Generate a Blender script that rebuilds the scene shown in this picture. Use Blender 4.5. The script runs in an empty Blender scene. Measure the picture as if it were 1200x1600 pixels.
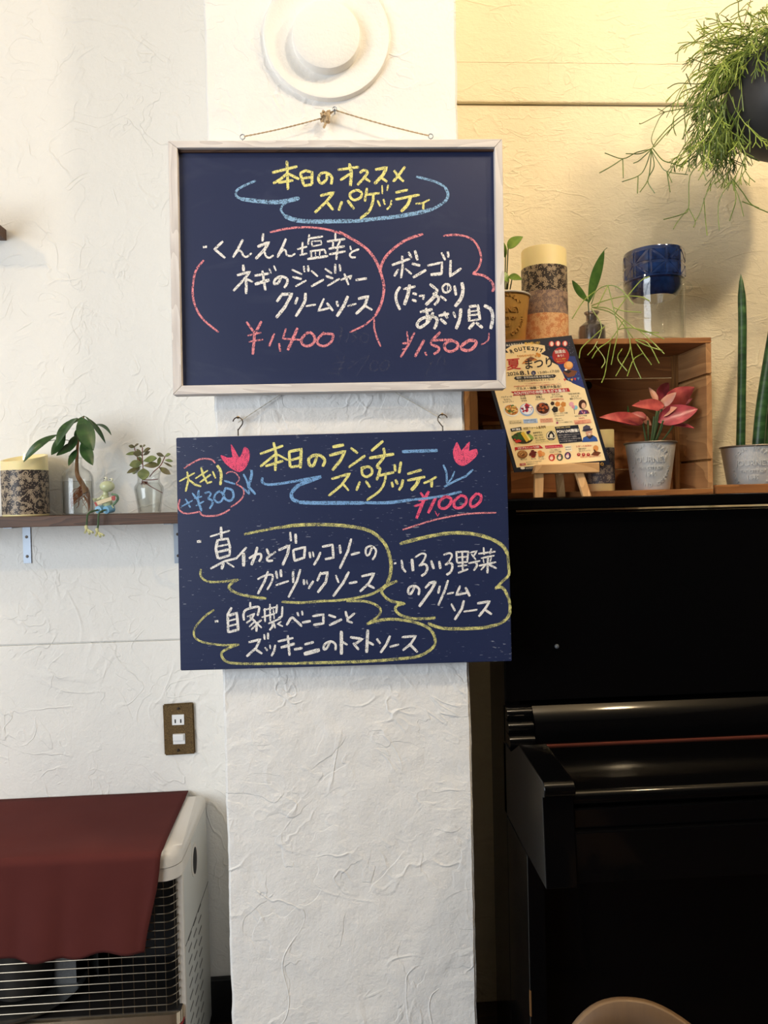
import bpy, bmesh, math, random
import numpy as np
from mathutils import Vector, Matrix, noise
random.seed(7)
D = bpy.data; SC = bpy.context.scene; COL = SC.collection
R_ = math.radians; PI = math.pi

# ------------------------------------------------------------------ camera
FPX = 1150.0                                    # focal length in pixels of the 1200x1600 frame
CAM = Vector((0, -1.33, 1.20))
RM = Matrix.Rotation(R_(-3.3), 4, 'Z') @ Matrix.Rotation(R_(88.8), 4, 'X') @ Matrix.Rotation(R_(-1.35), 4, 'Z')
cd = D.cameras.new('camera'); cam = D.objects.new('camera', cd); COL.objects.link(cam)
cam.matrix_world = Matrix.Translation(CAM) @ RM
cd.sensor_fit = 'VERTICAL'; cd.sensor_height = 32.0; cd.lens = 32.0 * FPX / 1600.0; cd.clip_start = 0.02
SC.camera = cam

# ------------------------------------------------------------------ light and exposure
def area(name, loc, target, sx, sy, power, col):
    l = D.lights.new(name, 'AREA'); l.shape = 'RECTANGLE'; l.size = sx; l.size_y = sy
    l.energy = power; l.color = col
    o = D.objects.new(name, l); COL.objects.link(o); o.location = loc
    o.rotation_euler = (Vector(target) - Vector(loc)).to_track_quat('-Z', 'Y').to_euler(); return o
def bulb(name, loc, power, col, rad):
    l = D.lights.new(name, 'POINT'); l.energy = power; l.color = col; l.shadow_soft_size = rad
    o = D.objects.new(name, l); COL.objects.link(o); o.location = loc; return o
WARM = (1.0, 0.72, 0.38)
area('window_daylight', (-1.9, -1.9, 1.35), (0.0, 0.2, 0.8), 1.6, 1.5, 40, (0.86, 0.93, 1.0))
bulb('warm_lamp', (1.20, -0.70, 2.52), 29, (1.0, 0.76, 0.46), 0.045)
bulb('warm_lamp', (-1.60, -1.30, 2.40), 22, WARM, 0.035)
bulb('ceiling_lamp', (0.70, -0.90, 2.80), 25, (1.0, 0.85, 0.66), 0.06)
w = D.worlds.new('world'); SC.world = w; w.use_nodes = True
w.node_tree.nodes['Background'].inputs[0].default_value = (0.80, 0.90, 1.0, 1)
w.node_tree.nodes['Background'].inputs[1].default_value = 0.55
SC.view_settings.view_transform = 'Standard'; SC.view_settings.look = 'None'
SC.view_settings.gamma = 1.0; SC.view_settings.exposure = 0.24
SC.view_settings.use_curve_mapping = False

# ------------------------------------------------------------------ helpers
def ray(px, py): return (RM.to_3x3() @ Vector((px - 600.0, -(py - 800.0), -FPX)))
def at(px, py, Y):
    d = ray(px, py); return CAM + d * ((Y - CAM.y) / d.y)
def atZ(px, py, Z):
    d = ray(px, py); return CAM + d * ((Z - CAM.z) / d.z)
def on_plane(px, py, p0, n):
    d = ray(px, py); return CAM + d * ((p0 - CAM).dot(n) / d.dot(n))

def obj(name, bm, mat, parent=None, smooth=False, base=None):
    """bm in world coordinates -> one mesh object"""
    me = D.meshes.new(name)
    if isinstance(bm, bmesh.types.BMesh):
        bmesh.ops.recalc_face_normals(bm, faces=bm.faces[:]); 
    if parent is not None: off = Vector(parent['_w'])
    elif base is not None: off = Vector(base)
    else:
        vs = [v.co for v in bm.verts]
        off = Vector(((min(v.x for v in vs)+max(v.x for v in vs))/2, (min(v.y for v in vs)+max(v.y for v in vs))/2, min(v.z for v in vs)))
    bmesh.ops.translate(bm, verts=bm.verts[:], vec=-off)
    if smooth:
        for f in bm.faces: f.smooth = True
    bm.to_mesh(me); bm.free()
    for m in (mat if isinstance(mat, (list, tuple)) else [mat]): me.materials.append(m)
    if smooth:
        try: me.set_sharp_from_angle(angle=R_(38))
        except Exception: pass
    o = D.objects.new(name, me); COL.objects.link(o)
    if parent is not None: o.parent = parent
    else: o.location = off
    o['_w'] = tuple(off); return o
def thing(name, label, cat, loc, group=None):
    o = D.objects.new(name, None); COL.objects.link(o); o.location = loc; o.empty_display_size = .02
    o['_w'] = tuple(loc); return tag(o, label, cat, group)
def tag(o, label=None, cat=None, group=None, kind=None):
    if label: o['label'] = label
    if cat: o['category'] = cat
    if group: o['group'] = group
    if kind: o['kind'] = kind
    return o
def struct(name, bm, mat, label=None, **k):
    o = obj(name, bm, mat, **k); o['kind'] = 'structure'
    if label: o['label'] = label
    return o
def box(bm, x0, x1, y0, y1, z0, z1, bev=0, mi=0, seg=2):
    t = bmesh.new(); bmesh.ops.create_cube(t, size=1)
    bmesh.ops.scale(t, vec=(abs(x1-x0), abs(y1-y0), abs(z1-z0)), verts=t.verts[:])
    if bev: bmesh.ops.bevel(t, geom=t.edges[:], offset=bev, segments=seg, affect='EDGES', profile=.6)
    bmesh.ops.translate(t, vec=((x0+x1)/2, (y0+y1)/2, (z0+z1)/2), verts=t.verts[:])
    join(bm, t, mi=mi); return bm
def join(bm, t, M=None, mi=None):
    vm = {}
    for v in t.verts: vm[v] = bm.verts.new(M @ v.co if M else v.co)
    for f in t.faces:
        try: nf = bm.faces.new([vm[v] for v in f.verts])
        except ValueError: continue
        nf.smooth = f.smooth; nf.material_index = f.material_index if mi is None else mi
    t.free()
def B(*a, **k): return box(bmesh.new(), *a, **k)
def loft(bm, rings, close=True, cap0=True, cap1=True):
    vs = [[bm.verts.new(p) for p in r] for r in rings]; n = len(rings[0])
    for a, b in zip(vs, vs[1:]):
        for i in range(n if close else n-1):
            j = (i+1) % n; bm.faces.new((a[i], a[j], b[j], b[i]))
    if cap0 and close: bm.faces.new(vs[0][::-1])
    if cap1 and close: bm.faces.new(vs[-1])
    return vs
def lathe(prof, c, n=48, axis='Z', bm=None, uv=False):
    """prof list (r,h) ; c = centre point of h=0"""
    bm = bm or bmesh.new(); c = Vector(c); rings = []
    for r, h in prof:
        ring = []
        for i in range(n):
            a = 2*PI*i/n; r2 = max(r, 1e-5)
            if axis == 'Z': ring.append(c + Vector((r2*math.cos(a), r2*math.sin(a), h)))
            else: ring.append(c + Vector((r2*math.cos(a), -h, r2*math.sin(a))))
        rings.append(ring)
    loft(bm, rings); return bm
def tube(bm, pts, rad, n=6, cap=True):
    pts = [Vector(p) for p in pts]; rs = rad if isinstance(rad, (list, tuple)) else [rad]*len(pts)
    t0 = (pts[1]-pts[0]).normalized(); up = Vector((0, 0, 1)) if abs(t0.z) < .9 else Vector((1, 0, 0))
    u = t0.cross(up).normalized(); rings = []
    for i, p in enumerate(pts):
        t = (pts[min(i+1, len(pts)-1)] - pts[max(i-1, 0)]).normalized()
        u = (u - t*u.dot(t)); u = u.normalized() if u.length > 1e-6 else t.orthogonal().normalized()
        v = t.cross(u)
        rings.append([p + (u*math.cos(2*PI*k/n) + v*math.sin(2*PI*k/n))*rs[i] for k in range(n)])
    loft(bm, rings, cap0=cap, cap1=cap); return bm
def prism(bm, pts, d, mi=0):
    """polygon pts (Vectors) extruded by vector d"""
    a = [bm.verts.new(p) for p in pts]; b = [bm.verts.new(p + d) for p in pts]; n = len(a)
    fs = [bm.faces.new(a), bm.faces.new(b[::-1])]
    for i in range(n): fs.append(bm.faces.new((a[i], b[i], b[(i+1) % n], a[(i+1) % n])))
    for f in fs: f.material_index = mi
    return bm
def smooth_pts(P, k=6):
    if len(P) < 3: return P
    Q = [2*P[0]-P[1]] + P + [2*P[-1]-P[-2]]; out = []
    for i in range(1, len(Q)-2):
        a, b, c, d = Q[i-1], Q[i], Q[i+1], Q[i+2]
        for j in range(k):
            t = j/k
            out.append(.5*((2*b) + (c-a)*t + (2*a-5*b+4*c-d)*t*t + (3*b-a-3*c+d)*t*t*t))
    out.append(P[-1]); return out

# ------------------------------------------------------------------ materials
def s2l(c): return tuple((x/255/12.92 if x/255 <= .04045 else ((x/255+.055)/1.055)**2.4) for x in c)
class NT:
    def __init__(s, name):
        s.m = D.materials.new(name); s.m.use_nodes = True; s.t = s.m.node_tree; s.p = s.t.nodes['Principled BSDF']
        s.o = s.t.nodes['Material Output']
    def n(s, typ, **k):
        nd = s.t.nodes.new(typ)
        for a, b in k.items():
            if a.startswith('i_'):
                key = a[2:]; key = int(key) if key.isdigit() else key.replace('_', ' ')
                s.put(nd.inputs[key], b)
            else: setattr(nd, a, b)
        return nd
    def put(s, sock, v):
        if isinstance(v, bpy.types.NodeSocket): s.t.links.new(v, sock)
        elif isinstance(v, bpy.types.Node): s.t.links.new(v.outputs[0], sock)
        else: sock.default_value = v
    def math(s, op, a, b=0.0, c=0.0):
        nd = s.t.nodes.new('ShaderNodeMath'); nd.operation = op
        s.put(nd.inputs[0], a); s.put(nd.inputs[1], b); s.put(nd.inputs[2], c); return nd.outputs[0]
    def mix(s, f, a, b):
        nd = s.t.nodes.new('ShaderNodeMix'); nd.data_type = 'RGBA'
        s.put(nd.inputs[0], f); s.put(nd.inputs[6], a); s.put(nd.inputs[7], b); return nd.outputs[2]
    def co(s, which='Object', scale=(1, 1, 1), rot=(0, 0, 0)):
        tc = s.t.nodes.new('ShaderNodeTexCoord'); mp = s.t.nodes.new('ShaderNodeMapping')
        s.t.links.new(tc.outputs[which], mp.inputs[0]); mp.inputs[3].default_value = scale; mp.inputs[2].default_value = rot
        return mp.outputs[0]
    def noise(s, co, scale, detail=3, rough=.5, dist=0):
        return s.n('ShaderNodeTexNoise', i_Vector=co, i_Scale=scale, i_Detail=detail, i_Roughness=rough, i_Distortion=dist).outputs[0]
    def ramp(s, f, stops):
        nd = s.t.nodes.new('ShaderNodeValToRGB'); s.put(nd.inputs[0], f); el = nd.color_ramp.elements
        while len(el) < len(stops): el.new(.5)
        for e, (p, c) in zip(el, stops): e.position = p; e.color = (c[0], c[1], c[2], 1) if isinstance(c, (tuple, list)) else (c, c, c, 1)
        return nd.outputs[0]
    def bump(s, h, dist, strength=1.0, normal=None):
        nd = s.n('ShaderNodeBump', i_Height=h, i_Distance=dist, i_Strength=strength)
        if normal is not None: s.put(nd.inputs['Normal'], normal)
        s.t.links.new(nd.outputs[0], s.p.inputs['Normal']); return nd.outputs[0]
    def base(s, v): s.put(s.p.inputs['Base Color'], v)
def pm(name, rgb, rough=.5, metal=0, coat=0, trans=0, emis=None, var=.06, vs=30, ior=1.45, spec=None, sss=0, bump=0, bs=80):
    t = NT(name); c = s2l(rgb); a = tuple(x*(1-var) for x in c)+(1,); b = tuple(min(1, x*(1+var)) for x in c)+(1,)
    t.base(t.mix(t.noise(t.co(), vs, 4), a, b)) if var else t.base(c+(1,))
    P = t.p.inputs; P['Roughness'].default_value = rough; P['Metallic'].default_value = metal
    P['Coat Weight'].default_value = coat; P['Transmission Weight'].default_value = trans; P['IOR'].default_value = ior
    if spec is not None: P['Specular IOR Level'].default_value = spec
    if sss: P['Subsurface Weight'].default_value = sss; P['Subsurface Radius'].default_value = (.01, .006, .003)
    if emis: P['Emission Color'].default_value = s2l(emis[0])+(1,); P['Emission Strength'].default_value = emis[1]
    if bump: t.bump(t.noise(t.co(), bs, 4), bump)
    return t.m
def plaster(name, rgb, ridge=1.0, sc=1.0, hor=1.0):
    """trowelled plaster: flat fields, sparse raised trowel ridges, a fine grain"""
    t = NT(name); co = t.co(scale=(1, 1, hor))
    a = t.noise(co, 4.2*sc, 3, .45, .9); b = t.noise(co, 8.5*sc, 2, .45, 1.4)
    r1 = t.math('MAXIMUM', t.math('SUBTRACT', 1, t.math('MULTIPLY', t.math('ABSOLUTE', t.math('SUBTRACT', a, .5)), 60)), 0)
    r2 = t.math('MAXIMUM', t.math('SUBTRACT', 1, t.math('MULTIPLY', t.math('ABSOLUTE', t.math('SUBTRACT', b, .5)), 40)), 0)
    mask = t.ramp(t.noise(co, 7.0, 2), [(.44, 0.0), (.60, 1.0)]); mask2 = t.ramp(t.noise(t.co(scale=(1.3, 1, .9)), 9.0, 2), [(.42, 0.0), (.58, 1.0)])
    step = t.ramp(t.noise(co, 5.5, 2, .5, 2.5), [(.50, 0.0), (.51, 1.0)])
    h = t.math('ADD', t.math('MULTIPLY', t.math('MULTIPLY', r1, mask), .36*ridge), t.math('MULTIPLY', t.math('MULTIPLY', r2, mask2), .30*ridge))
    h = t.math('ADD', h, t.math('MULTIPLY', t.math('MULTIPLY', step, mask2), .22*ridge))
    h = t.math('ADD', h, t.math('MULTIPLY', t.noise(co, 30, 5, .66), .85)); h = t.math('ADD', h, t.math('MULTIPLY', t.noise(co, 150, 3, .6), .30))
    t.bump(h, .0034, .8)
    c = s2l(rgb); dirt = t.noise(co, 2.2, 5, .6)
    t.base(t.mix(dirt, tuple(x*.95 for x in c)+(1,), tuple(min(1, x*1.03) for x in c)+(1,)))
    t.p.inputs['Roughness'].default_value = .62; t.p.inputs['Specular IOR Level'].default_value = .3
    return t.m
def wood(name, c1, c2, rough=.5, axis='X', scale=1.0, coat=0, ring=14):
    t = NT(name); sc = {'X': (.12, 1, 1), 'Y': (1, .12, 1), 'Z': (1, 1, .12)}[axis]
    co = t.co(scale=sc); n1 = t.noise(co, 9*scale, 3, .5, .6)
    g = t.n('ShaderNodeMath', operation='FRACT', i_0=t.math('MULTIPLY', n1, ring)).outputs[0]
    fine = t.noise(t.co(scale=tuple(x*(.25 if x < 1 else 1) for x in sc)), 260*scale, 4, .6)
    f = t.math('ADD', t.math('MULTIPLY', g, .55), t.math('MULTIPLY', fine, .5))
    t.base(t.ramp(f, [(.15, s2l(c1)), (.85, s2l(c2))])); t.p.inputs['Roughness'].default_value = rough
    t.p.inputs['Coat Weight'].default_value = coat; t.bump(f, .0006, .5); return t.m
def chalk(name, rgb, cover=.5, alpha=1.0, streak=1.0):
    t = NT(name); t.base(s2l(rgb)+(1,)); t.p.inputs['Roughness'].default_value = .95; t.p.inputs['Specular IOR Level'].default_value = .1
    n1 = t.noise(t.co(scale=(1, 1, streak)), 620, 3, .6); n2 = t.noise(t.co(), 120, 2)
    f = t.math('ADD', n1, t.math('MULTIPLY', t.math('SUBTRACT', n2, .5), .35))
    a = t.ramp(f, [(cover-.09, 0.0), (cover+.06, alpha)])
    t.put(t.p.inputs['Alpha'], a); return t.m
def floral(name, dark, light, sc=62.0, mid=None):
    """printed paper: flowers, buds and vines from the UV map in metres"""
    t = NT(name); uv = t.co('UV')
    vor = t.n('ShaderNodeTexVoronoi', voronoi_dimensions='2D', i_Vector=uv, i_Scale=sc, i_Randomness=.75)
    loc = t.n('ShaderNodeVectorMath', operation='SUBTRACT'); sc_ = t.n('ShaderNodeVectorMath', operation='SCALE'); t.put(sc_.inputs[0], uv); sc_.inputs['Scale'].default_value = 1.0
    t.put(loc.inputs[0], sc_.outputs[0]); t.put(loc.inputs[1], vor.outputs['Position'])
    sx = t.n('ShaderNodeSeparateXYZ', i_0=loc.outputs[0]); ang = t.math('ARCTAN2', sx.outputs[1], sx.outputs[0])
    pet = t.math('MULTIPLY_ADD', t.math('SINE', t.math('MULTIPLY', ang, 7.0)), .06, .29)
    d = vor.outputs['Distance']
    flower = t.math('LESS_THAN', d, pet); ring = t.math('LESS_THAN', t.math('ABSOLUTE', t.math('SUBTRACT', d, .17)), .022)
    core = t.math('LESS_THAN', d, .07)
    f = t.math('MAXIMUM', t.math('SUBTRACT', flower, t.math('MULTIPLY', ring, .8)), core)
    v2 = t.n('ShaderNodeTexVoronoi', voronoi_dimensions='2D', i_Vector=uv, i_Scale=sc*2.7, i_Randomness=1.0)
    leaf = t.math('LESS_THAN', v2.outputs['Distance'], .20)
    wv = t.noise(t.co('UV'), sc*.55, 1, .4, .3); vine = t.math('LESS_THAN', t.math('ABSOLUTE', t.math('SUBTRACT', wv, .5)), .012)
    f = t.math('MAXIMUM', f, t.math('MAXIMUM', t.math('MULTIPLY', leaf, .85), vine))
    t.base(t.mix(f, s2l(dark)+(1,), s2l(light)+(1,))); t.p.inputs['Roughness'].default_value = .45; return t.m

WH = plaster('white_plaster', (243, 240, 233), 1.15)
WHP = plaster('pillar_plaster', (246, 245, 242), 1.0, .75)
WHC = plaster('painted_cast_cap', (246, 244, 239), .12, 1.5)
WHR = plaster('cream_plaster', (244, 233, 204), 1.0, 1.0, 2.0)
def navy(name, wear):
    t = NT(name); co = t.co(); a = t.noise(co, 6, 4); c = t.mix(a, s2l((31, 42, 78))+(1,), s2l((38, 49, 86))+(1,))
    if wear:
        n = t.noise(t.co(scale=(.22, 1, 1)), 330, 2, .5); m = t.noise(t.co(scale=(.6, 1, 1)), 9, 2)
        f = t.ramp(t.math('ADD', n, t.math('MULTIPLY', m, .25)), [(.81, 0.0), (.84, .8)])
        c = t.mix(f, c, s2l((150, 155, 170))+(1,))
        t.bump(t.noise(t.co(scale=(.03, 1, 1)), 160, 3), .0004, .5)
    else:
        sm = t.ramp(t.noise(t.co(scale=(.6, 1, 1.2)), 7, 3, .6, 2.0), [(.55, 0.0), (.8, .16)])
        c = t.mix(sm, c, s2l((110, 115, 135))+(1,)); t.bump(t.noise(co, 200, 3), .0002, .5)
    t.base(c); t.p.inputs['Roughness'].default_value = .42; return t.m
NAVY_U = navy('navy_board', 0); NAVY_L = navy('navy_plywood', 1)
WHITEWASH = wood('whitewashed_wood', (204, 197, 194), (232, 227, 223), .7, 'X', 1.2)
WHITEWASH_V = wood('whitewashed_wood_upright', (204, 197, 194), (232, 227, 223), .7, 'Z', 1.2)
DARKW = wood('dark_stained_wood', (58, 36, 24), (98, 68, 48), .55, 'X', 1.0, ring=22)
CRATE = wood('crate_wood', (128, 80, 42), (168, 112, 62), .55, 'X', .8)
CRATE_V = wood('crate_wood_depth', (150, 106, 66), (186, 140, 92), .55, 'Y', .8)
CRATE_Z = wood('crate_wood_upright', (116, 76, 36), (152, 106, 56), .55, 'Z', .8)
EASELW = wood('easel_pine', (196, 148, 96), (222, 178, 126), .5, 'X', 1.0)
PLY = wood('chair_plywood', (68, 48, 28), (98, 72, 44), .55, 'Z', .6, ring=9)
PLYEDGE = pm('plywood_edge', (112, 88, 62), .6)
BLACK = pm('black_lacquer', (6, 6, 7), .10, spec=.35, coat=.0, var=.05)
BLACKSIDE = pm('black_lacquer_painted_sheen', (13, 13, 14), .22, var=.1)  # greyer lacquer: the reflection on the arm side put into the colour
COPPER = pm('copper_hinge', (168, 96, 80), .35, metal=.8)
ROPE = NT('rope_fibre'); ROPE.base(ROPE.ramp(ROPE.noise(ROPE.co(), 900, 2), [(.35, s2l((150, 125, 92))), (.65, s2l((214, 192, 158)))])); ROPE.p.inputs['Roughness'].default_value = .9; ROPE = ROPE.m
ROPEW = pm('pale_cord', (205, 200, 188), .85)
STEEL = pm('zinc_steel', (150, 158, 168), .45, metal=.8, var=.15)
DKSTEEL = pm('dark_steel', (74, 66, 58), .4, metal=.8)
CHROME = pm('chrome_wire', (140, 130, 114), .28, metal=1)
BRASSP = NT('aged_brass'); _n = BRASSP.noise(BRASSP.co(), 300, 5, .7, 1.5); BRASSP.base(BRASSP.ramp(_n, [(.35, s2l((70, 52, 30))), (.7, s2l((138, 112, 68)))])); BRASSP.bump(_n, .002, .8); BRASSP.p.inputs['Metallic'].default_value = .5; BRASSP.p.inputs['Roughness'].default_value = .45; BRASSP = BRASSP.m
PLASTIC = pm('white_plastic', (240, 240, 238), .3)
SLOT = pm('dark_slot', (20, 18, 18), .7)
STOVE = pm('beige_enamel', (216, 208, 196), .28, coat=.3, var=.03)
STOVESIDE = pm('grey_beige_steel', (198, 196, 188), .4, var=.04)
STOVEDARK = pm('dark_firebox', (26, 24, 24), .5)
REFLECT = pm('brushed_reflector', (120, 120, 118), .3, metal=.9, var=.2)
RED = pm('red_line', (150, 20, 30), .4)
CLOTH = NT('maroon_cloth'); CLOTH.base(CLOTH.mix(CLOTH.noise(CLOTH.co(), 9, 4), s2l((78, 35, 33))+(1,), s2l((90, 43, 39))+(1,))); CLOTH.bump(CLOTH.noise(CLOTH.co(), 1500, 2), .0004, .4); CLOTH.p.inputs['Roughness'].default_value = .9; CLOTH.p.inputs['Specular IOR Level'].default_value = .15; CLOTH = CLOTH.m
FLOORM = wood('floor_wood', (40, 28, 22), (70, 50, 38), .4, 'X', .6)
BBASE = pm('black_baseboard', (16, 16, 18), .4)
ROOMDARK = pm('dark_room_panelling', (46, 36, 30), .6)
CEIL = pm('ceiling_paint', (225, 218, 204), .8)
def glassm(name, tint, ior=1.5, extra=0.0, rough=.02):
    """thin clear sheet: tinted transmission straight through, Fresnel reflection on top"""
    t = NT(name); tr = t.n('ShaderNodeBsdfTransparent'); tr.inputs[0].default_value = tint+(1,); gl = t.n('ShaderNodeBsdfGlossy'); gl.inputs['Roughness'].default_value = rough
    bp_ = t.n('ShaderNodeBump', i_Height=t.noise(t.co(), 45, 2), i_Distance=.0008, i_Strength=.5); t.put(gl.inputs['Normal'], bp_.outputs[0])
    lw = t.n('ShaderNodeLayerWeight', i_Blend=.5); f5 = t.math('MULTIPLY_ADD', t.math('POWER', lw.outputs['Facing'], 5.0), .85, .04 + extra)
    edge = t.n('ShaderNodeBsdfTransparent'); edge.inputs[0].default_value = tuple(x*.70 for x in tint)+(1,)
    m1 = t.n('ShaderNodeMixShader'); t.put(m1.inputs[0], t.math('POWER', lw.outputs['Facing'], 3.0)); t.put(m1.inputs[1], tr.outputs[0]); t.put(m1.inputs[2], edge.outputs[0])
    m2 = t.n('ShaderNodeMixShader'); t.put(m2.inputs[0], f5); t.put(m2.inputs[1], m1.outputs[0]); t.put(m2.inputs[2], gl.outputs[0])
    t.t.links.new(m2.outputs[0], t.o.inputs['Surface']); return t.m
GLASS = glassm('clear_glass', (.975, .98, .975)); WATER = glassm('water', (.95, .955, .93), 1.33); GLASSG = glassm('smoky_glass', (.62, .60, .63), 1.5, .10, .2)
WAX = pm('cream_wax', (240, 224, 170), .5, sss=.3, var=.03)
FLAME = pm('flame_led', (255, 240, 180), .4, emis=((255, 226, 150), 2.2), var=0)
FL_BLACK = floral('floral_black', (50, 40, 36), (168, 150, 126)); FL_PINK = floral('floral_rose_grey', (132, 112, 106), (178, 150, 128), 70)
FL_ORANGE = floral('floral_orange', (232, 190, 140), (212, 140, 92), 66); FL_BLUE = floral('floral_blue_grey', (72, 70, 82), (150, 140, 130), 60)
ZINC = pm('zinc_bucket', (196, 195, 192), .5, metal=.1, var=.06); ZINCD = pm('zinc_rim', (120, 112, 104), .4, metal=.6)
ZINC_LIT = pm('warm_lit_pot', (196, 152, 82), .42, metal=.2); SOIL = pm('potting_soil', (40, 28, 20), .95, bump=.004)  # ochre tint: warm lamplight on a zinc pot put into the colour
BLUEC = NT('cobalt_glaze'); BLUEC.base(BLUEC.ramp(BLUEC.noise(BLUEC.co(), 60, 2), [(.3, s2l((12, 26, 60))), (.7, s2l((26, 50, 98)))])); BLUEC.p.inputs['Roughness'].default_value = .08; BLUEC.p.inputs['Coat Weight'].default_value = .6; BLUEC = BLUEC.m
PLASTPOT = pm('charcoal_pot', (58, 59, 63), .45)
def leafm(name, c1, c2, rough=.35, sc=60):
    t = NT(name); t.base(t.ramp(t.noise(t.co(), sc, 3, .5, .5), [(.3, s2l(c1)), (.7, s2l(c2))])); t.p.inputs['Roughness'].default_value = rough
    t.p.inputs['Subsurface Weight'].default_value = .1; t.p.inputs['Subsurface Radius'].default_value = (.002, .004, .001)
    t.bump(t.noise(t.co(), 150, 2), .0005, .4); return t.m
GR_DK = leafm('pachira_green', (34, 62, 30), (58, 92, 42)); GR_LT = leafm('pothos_green', (104, 142, 50), (140, 172, 70)); GR_SP = leafm('spatula_green', (58, 96, 44), (92, 128, 58))
GR_SUC = leafm('jade_green', (92, 108, 60), (140, 146, 88)); GR_SUCP = leafm('jade_edge_green', (84, 70, 52), (120, 116, 66)); REDSTEM = pm('red_stem', (120, 62, 52), .5)
PINK = leafm('pink_leaf', (160, 58, 62), (206, 104, 96), .35, 40); PINKP = leafm('pale_pink_leaf', (206, 140, 118), (222, 170, 144), .4, 40); PINKD = leafm('deep_pink_leaf', (128, 38, 54), (178, 70, 82), .35, 40)
STEMG = pm('green_stem', (86, 104, 62), .45); BARK = pm('pachira_stem', (128, 86, 46), .7); ROOTS = pm('root_brown', (150, 92, 52), .8)
SNAKE = NT('snake_plant'); _w = SNAKE.noise(SNAKE.co(scale=(.3, .3, 1)), 60, 3, .6); SNAKE.base(SNAKE.ramp(_w, [(.35, s2l((22, 50, 28))), (.5, s2l((40, 74, 38))), (.7, s2l((66, 100, 56)))])); SNAKE.p.inputs['Roughness'].default_value = .4; SNAKE = SNAKE.m
RHIP = leafm('rhipsalis_green', (112, 136, 54), (162, 180, 88), .4, 30); RHIP2 = leafm('rhipsalis_dark', (70, 94, 42), (116, 138, 64), .4, 30)
FROGC = pm('frog_cream_green', (196, 200, 158), .3, coat=.5); FROGG = pm('frog_green', (112, 140, 112), .3, coat=.5); FROGL = pm('frog_leg', (66, 88, 54), .6)
FROGB = pm('frog_blue_shorts', (124, 176, 206), .4, coat=.3); FROGR = pm('frog_red', (170, 60, 50), .4); EYEW = pm('frog_eye', (226, 224, 200), .3); EYEB = pm('frog_pupil', (30, 28, 26), .3); FEET = pm('frog_foot', (200, 198, 150), .35)
CLOTHN = pm('frog_banner', (220, 200, 160), .4)

# ------------------------------------------------------------------ the setting
WY = .37                                          # back wall plane, pillar front is Y = 0
PX0, PX1 = -.221, .227
struct('floor', B(-2.6, 2.6, -4.2, .60, -.06, 0), FLOORM)
def wall_piece(x0, x1, y0, z0, z1): return B(x0, x1, y0, .60, z0, z1, bev=.0025)
zl = at(0, 1009, WY).z; zr = at(715, 163, WY).z
bm = bmesh.new(); box(bm, -2.2, -.10, WY, .60, zl+.0015, 2.9, bev=.002); box(bm, -2.2, -.10, WY+.001, .60, .0, zl-.0015, bev=.002); box(bm, -2.2, -.10, WY+.008, .60, zl-.003, zl+.003)
struct('wall_back', bm, WH, 'rough white plastered wall left of the pillar with one horizontal joint')
bm = bmesh.new(); z2 = at(900, 103, WY).z
box(bm, .10, 2.2, WY-.010, .60, zr+.001, 2.9, bev=.0035); box(bm, .10, 2.2, WY, .60, 0, zr-.001, bev=.002); box(bm, .10, 2.2, WY+.006, .60, zr-.003, zr+.003)
box(bm, .10, 2.2, WY-.0108, .5, z2, 2.9, bev=.0007)
struct('wall_right', bm, WHR, 'cream plastered wall right of the pillar with a shadow joint')
struct('baseboard_left', B(-2.2, PX0+.02, WY-.014, WY+.02, 0, .10, bev=.003), BBASE)
struct('ceiling', B(-2.6, 2.6, -4.2, .60, 2.9, 2.96), CEIL)
struct('wall_front', B(-2.6, 2.6, -4.25, -4.15, 0, 2.9), ROOMDARK)
struct('wall_side', B(2.2, 2.3, -4.2, .6, 0, 2.9), ROOMDARK)
# pillar with slightly uneven plastered arrises
bm = bmesh.new(); box(bm, PX0, PX1, 0, .48, 0, 2.9)
bmesh.ops.delete(bm, geom=[f for f in bm.faces if abs(f.normal.z) > .5], context='FACES_ONLY')
bmesh.ops.subdivide_edges(bm, edges=[e for e in bm.edges if abs(e.verts[0].co.z-e.verts[1].co.z) > 1], cuts=300, use_grid_fill=True)
bmesh.ops.subdivide_edges(bm, edges=[e for e in bm.edges if abs(e.verts[0].co.x-e.verts[1].co.x) > .1 and abs(e.verts[0].co.y) < .01 and abs(e.verts[1].co.y) < .01], cuts=40, use_grid_fill=True)
fe = [e for e in bm.edges if all(abs(v.co.y) < 1e-4 for v in e.verts) and abs(e.verts[0].co.x-e.verts[1].co.x) < 1e-4 and (abs(e.verts[0].co.x-PX0) < 1e-4 or abs(e.verts[0].co.x-PX1) < 1e-4)]
bmesh.ops.bevel(bm, geom=fe, offset=.004, segments=2, affect='EDGES')
for v in bm.verts:
    if v.co.y < .1:
        n = noise.noise_vector(v.co*14)*.0016 + noise.noise_vector(v.co*45)*.0012
        v.co.x += n.x; v.co.y += n.y*1.0
struct('wall_pillar', bm, WHP, 'white plastered pillar carrying the two menu boards', smooth=True)

# round plaster cap
c = at(511, 60, 0)
t = thing('flue_cover', 'round white painted flue cap with a raised centre disc high on the pillar', 'flue cover', (c.x, 0, c.z))
obj('rim', lathe([(.001, .0), (.1125, -.004), (.1125, .006), (.110, .010), (.104, .0105), (.098, .0075), (.06, .006), (.001, .006)], (c.x, 0, c.z), 96, 'Y'), WHC, t, True)
obj('cap', lathe([(.001, .004), (.0605, .004), (.0600, .021), (.0585, .0245), (.055, .026), (.02, .0265), (.001, .0265)], (at(510, 56, -.02).x, 0, at(510, 56, -.02).z), 96, 'Y'), WHC, t, True)

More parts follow.
